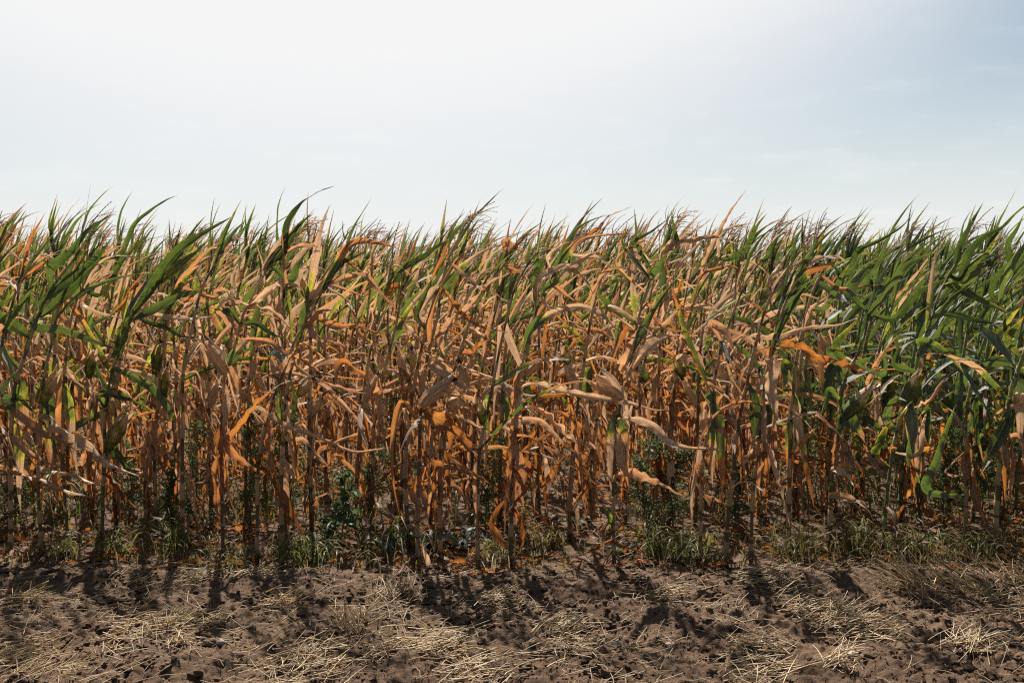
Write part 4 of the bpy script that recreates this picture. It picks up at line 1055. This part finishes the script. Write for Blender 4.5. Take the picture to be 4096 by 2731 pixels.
for px, py, L, n, tone, lab in TUFTS:
    if px > 3100: L *= .78; tone -= .12
    g0 = on_ground(px, py); base = np.array([g0[0], g0[1], float(ground_z(g0[0], g0[1]))]); m = MB()
    for i in range(n):
        o = gg.normal(0, .035, 2); blade(m, base + [o[0] * 1.6, o[1], 0], gg.uniform(0, 6.28), L * gg.uniform(.5, 1.25), gg.uniform(.004, .011), tone, gg, gg.uniform(.3, 1.2))
    tag(m.build('grass_tuft', M_GRASS, None, base), lab, 'grass tuft', 'grass tufts along the field edge')
m = MB()
for i in range(7500):
    y = gg.choice([5.52, 5.62, 5.75, 5.95, 6.5, 7.1]) + gg.normal(0, .16); x = gg.uniform(-1, 1) * (y * .53 + .2); u = x / (y * .515)
    if vnoise(np.array([x * 1.7]), np.array([y * 2]))[0] < gg.uniform(-.45, .35) or gg.random() > .25 + .6 * smooth((u - .2) / .4) + .18 * (u < -.35): continue
    blade(m, np.array([x, y, float(ground_z(x, y))]), gg.uniform(0, 6.28), gg.uniform(.06, .26) + .04 * (u > .45) * gg.random(), gg.uniform(.003, .007), gg.choice([.05, .3, .75, .95]), gg, gg.uniform(.2, 1.2))
for i in range(5200):
    y = gg.uniform(6.15, 9); x = gg.uniform(-1, 1) * (y * .53 + .2)
    if vnoise(np.array([x * 1.3 + 40]), np.array([y * 1.6]))[0] < gg.uniform(-.3, .3) or (.15 < x < .75 and y < 8): continue
    blade(m, np.array([x, y, float(ground_z(x, y))]), gg.uniform(0, 6.28), gg.uniform(.12, .42), gg.uniform(.005, .012), gg.choice([.0, .15, .6]), gg, gg.uniform(.2, 1.1))
tag(m.build('grass', M_GRASS), 'thin green and dry grass growing between the maize stalks', 'grass', kind='stuff')

# low rosettes with grey-green lobed leaves
for i, (px, py, n, sz, lab) in enumerate([(1545, 2205, 7, .15, 'low grey-green rosette weed in the bare hollow right of the grass'), (1720, 2190, 9, .18, 'broad grey-green leafy weed between the two stalks with pale ears'),
        (1850, 2180, 7, .16, 'grey-green ground weed left of the plant with dark silk'), (2490, 2225, 6, .12, 'pale shiny ground weed at the foot of the white husk plant'), (2300, 2110, 7, .13, 'bluish ground weed in the dark gap right of centre'), (680, 2080, 6, .12, 'small bluish ground weed under the tall bushy weed')]):
    g0 = on_ground(px, py); base = np.array([g0[0], g0[1], float(ground_z(g0[0], g0[1]))]); m = MB()
    for k in range(n):
        az = k * 6.28 / n + gg.normal(0, .3); d = np.array([math.cos(az), math.sin(az), 0]); L = sz * gg.uniform(.7, 1.2)
        leaf(m, [base, base + d * L * .4 + [0, 0, L * .45], base + d * L * .8 + [0, 0, L * .5], base + d * L * 1.2 + [0, 0, L * .25]], L * .42, gg, .05, .15, .9, n=12, m=5,
             ref=np.array([0, 0, 1.]), wave=1.6, fold=.1, glauc=.35, basew=.15, hue=.35)
    tag(m.build('rosette_weed', M_LEAF, None, base), lab, 'weed', 'low rosette weeds')

# ------------------------------------------------------------------ straw, clods, stones, fallen leaves
def straw(mb, p, d, L, r, tone, g):
    d = nrm(d); mid = p + d * L * .5 + g.normal(0, .05, 3) * L
    tube(mb, catmull([p, mid, p + d * L], 3), np.array([r, r * .95, r * .9, r * .8]), 4, col=(tone, 0, 0, 1))
sg_ = np.random.default_rng(17)
def clump(px, py, az, el, L, n, wid, label, spread=.35, name='straw_clump', tone=.55):
    g0 = on_ground(px, py); base = np.array([g0[0], g0[1], float(ground_z(g0[0], g0[1]))]); m = MB()
    ax = R(az); d0 = np.array([math.cos(ax), math.sin(ax), 0]); side = np.array([-d0[1], d0[0], 0])
    for i in range(n):
        a = ax + sg_.normal(0, spread) * (1 if sg_.random() < .8 else 3); e = R(el) + sg_.normal(0, .18)
        d = np.array([math.cos(a) * math.cos(e), math.sin(a) * math.cos(e), math.sin(e)])
        o = side * sg_.normal(0, wid) + d0 * sg_.normal(0, wid * .8); q = base + o
        q[2] = float(ground_z(q[0], q[1])) + abs(sg_.normal(0, .018)) + (0 if el > 25 else .012)
        Ls = L * sg_.uniform(.45, 1.15)
        if el <= 25: q = q - d * Ls * .4; q[2] = max(q[2], float(ground_z(q[0], q[1])) + .004)
        straw(m, q, d, Ls, sg_.uniform(.0011, .0024), float(np.clip(tone + sg_.normal(0, .38), 0, 1)), sg_)
    tag(m.build(name, M_STRAW, None, base), label, 'straw', 'clumps of straw on the worked soil')
G = lambda c, x, y: ((0 if c == 1 else 2048) + x * .8707, 2100 + y * .8707)
for c, x, y, az, el, L, n, wid, lab in [
 (1,900,265,20,8,.16,70,.035,'flat straw clump below the banded pale stalk'), (1,1170,262,-10,8,.15,60,.035,'straw clump in front of the very long leaf plant'), (1,100,385,-28,14,.22,80,.045,'sloping straw bundle at the far left below the maize'),
 (1,650,300,60,20,.11,45,.05,'scraggly short straw heap left of centre near the maize'), (1,640,520,12,6,.20,110,.06,'long low straw heap left of centre'), (1,800,520,30,12,.16,90,.035,'tight golden straw bunch at the right end of the long low heap'),
 (1,1310,385,-35,18,.20,75,.035,'fan-shaped straw clump left of the upright stubble'), (1,1620,480,105,52,.17,60,.020,'upright stubble tuft left of the centre'), (1,1830,340,95,30,.15,65,.045,'pale straw tangle below the two middle stalks'),
 (1,1740,610,-30,10,.18,45,.03,'thin pale straw strip below the upright stubble'), (1,2000,590,-12,8,.19,130,.055,'broad golden straw heap near the bottom middle'), (1,1380,665,25,10,.20,150,.07,'largest straw heap on the bottom edge left of centre'),
 (1,90,610,15,10,.20,90,.06,'matted straw patch at the left edge near the bottom'), (1,2290,370,15,12,.17,80,.04,'greenish straw heap in the middle of the strip'), (1,975,495,18,12,.13,50,.028,'small straw tuft left of a round stone'),
 (1,200,700,35,14,.16,80,.06,'straw scatter in the bottom left corner'), (1,2180,705,5,6,.2,90,.06,'flat straw layer on the bottom edge near the middle'), (1,830,610,-50,12,.12,48,.018,'few crossed straws below the golden bunch'),
 (2,230,490,28,12,.24,85,.035,'rising straw sheaf right of the middle'), (2,270,600,-20,10,.15,100,.06,'dark matted straw heap beside an oval stone'), (2,1170,300,-25,14,.18,120,.06,'straw heap on a clod ridge right of centre'),
 (2,1440,450,14,10,.24,170,.07,'widest golden straw sheaf on the right'), (2,1620,500,-8,8,.2,110,.06,'golden straw trailing off the widest sheaf'), (2,1890,330,142,26,.34,110,.05,'large leaning stubble bundle on the right'),
 (2,2160,330,140,28,.36,110,.05,'large leaning stubble bundle nearest the right corner'), (2,2380,280,140,26,.3,60,.04,'leaning stubble bundle cut by the right edge'), (2,2110,590,30,14,.22,70,.035,'straw sheaf pointing up right near the bottom right'),
 (2,1150,600,-30,10,.16,90,.06,'straw litter heap below the widest sheaf'), (2,1150,700,8,6,.22,60,.06,'flat straws on the bottom edge right of centre'), (2,1500,680,30,12,.2,48,.02,'few long straws near the round stone on the right'),
 (2,700,330,-5,8,.18,60,.07,'thin curved straw litter below the field edge'), (2,2300,400,30,10,.14,50,.06,'greenish straw litter below the nearest leaning bundle')]:
    px, py = G(c, x, y); clump(px, py, az, min(el, 42), L * .85, int(n * .9), wid * 1.55, lab, spread=.55 if n > 60 else .65)
m = MB()
for i in range(6500):
    y = sg_.uniform(3.75, 5.5) if sg_.random() < .8 else sg_.uniform(5.5, 9); x = sg_.uniform(-1, 1) * (y * .53 + .2)
    if vnoise(np.array([x * 2.2 + 31]), np.array([y * 2.6]))[0] < sg_.uniform(-.35, .35): continue
    a = sg_.normal(.1, .8) if sg_.random() < .6 else sg_.uniform(0, 3.14); d = np.array([math.cos(a), math.sin(a), sg_.normal(.02, .16)])
    L = sg_.uniform(.02, .16) if sg_.random() < .85 else sg_.uniform(.15, .28)
    straw(m, np.array([x, y, float(ground_z(x + d[0] * L * .5, y + d[1] * L * .5)) + sg_.uniform(.002, .012)]), d, L, sg_.uniform(.0008, .0017), sg_.uniform(0, .85), sg_)
tag(m.build('straw_litter', M_STRAW), 'loose broken straw scattered over the dark soil', 'straw', kind='stuff')

def lump(mb, c, r, g, n=6, k=9, flat=.75, ir=.22):
    th = np.linspace(.02, math.pi - .02, n + 1)[:, None]; ph = (np.arange(k) * 2 * math.pi / k)[None, :]
    rr_ = r * (1 + g.normal(0, ir, (n + 1, k))); rr_[0] = rr_[0].mean(); rr_[-1] = rr_[-1].mean()
    sx, sy = g.uniform(.8, 1.3), g.uniform(.8, 1.2)
    V = np.stack([rr_ * np.sin(th) * np.cos(ph) * sx, rr_ * np.sin(th) * np.sin(ph) * sy, rr_ * np.cos(th) * flat + 0 * ph], -1) + c
    mb.grid(V, np.zeros((n + 1, k, 2)), np.zeros((n + 1, k, 4)), close=True)
m = MB()
for i in range(24000):
    y = sg_.uniform(3.7, 5.55) if i % 9 else sg_.uniform(5.5, 8); x = sg_.uniform(-1, 1) * (y * .53 + .2)
    if vnoise(np.array([x * 3 + 11]), np.array([y * 3.5 + 4]))[0] < sg_.uniform(-.5, .3): continue
    r = min(.028, .0022 * sg_.pareto(1.8) + .0022)
    lump(m, np.array([x, y, float(ground_z(x, y)) + r * .25]), r, sg_, 5, 8, .6, .26)
tag(m.build('clods', M_SOIL, sm=False), 'crumbled clods of dry soil lying on the worked ground', 'soil clods', kind='stuff')
for c, x, y, r, lab in [(1,1015,600,.018,'round dusty stone left of centre near the bottom'), (1,1985,400,.013,'small pale round stone below the middle stalks'), (2,485,575,.022,'oval grey stone beside the dark matted straw heap'),
        (2,1780,310,.022,'grey stone left of the large leaning stubble bundle'), (2,1565,632,.024,'dark round stone near the bottom right'), (2,718,552,.013,'small brown stone right of the oval grey one'), (2,1075,212,.015,'pinkish stone at the edge of the maize')]:
    g0 = on_ground(*G(c, x, y)); m = MB(); b = np.array([g0[0], g0[1], float(ground_z(g0[0], g0[1])) + r * .35]); lump(m, b, r, sg_, 12, 16, .8, .025)
    tag(m.build('stone', M_STONE, None, b), lab, 'stone', 'stones on the soil')
m = MB()
for i in range(620):
    y = sg_.uniform(5.38, 9.5) if i % 2 else sg_.uniform(5.4, 6.3); x = sg_.uniform(-1, 1) * (y * .53 + .2); a = sg_.uniform(0, 6.28); L = sg_.uniform(.12, .45); z = float(ground_z(x, y)) + .01
    d = np.array([math.cos(a), math.sin(a), 0]); P = [np.array([x, y, z]) + d * L * t + [0, 0, abs(sg_.normal(0, .02))] for t in (0, .3, .6, 1)]
    leaf(m, P, sg_.uniform(.02, .05), sg_, .85, 1, n=12, m=5, hue=sg_.uniform(0, .25), ref=np.array([0, .1, 1.]), rot=sg_.normal(0, .7), twist=sg_.normal(0, 1), wave=1.2, fold=.4, roll=.6)
tag(m.build('leaf_litter', M_LEAF), 'fallen dry maize leaves lying on the sand between the rows', 'leaf litter', kind='stuff')
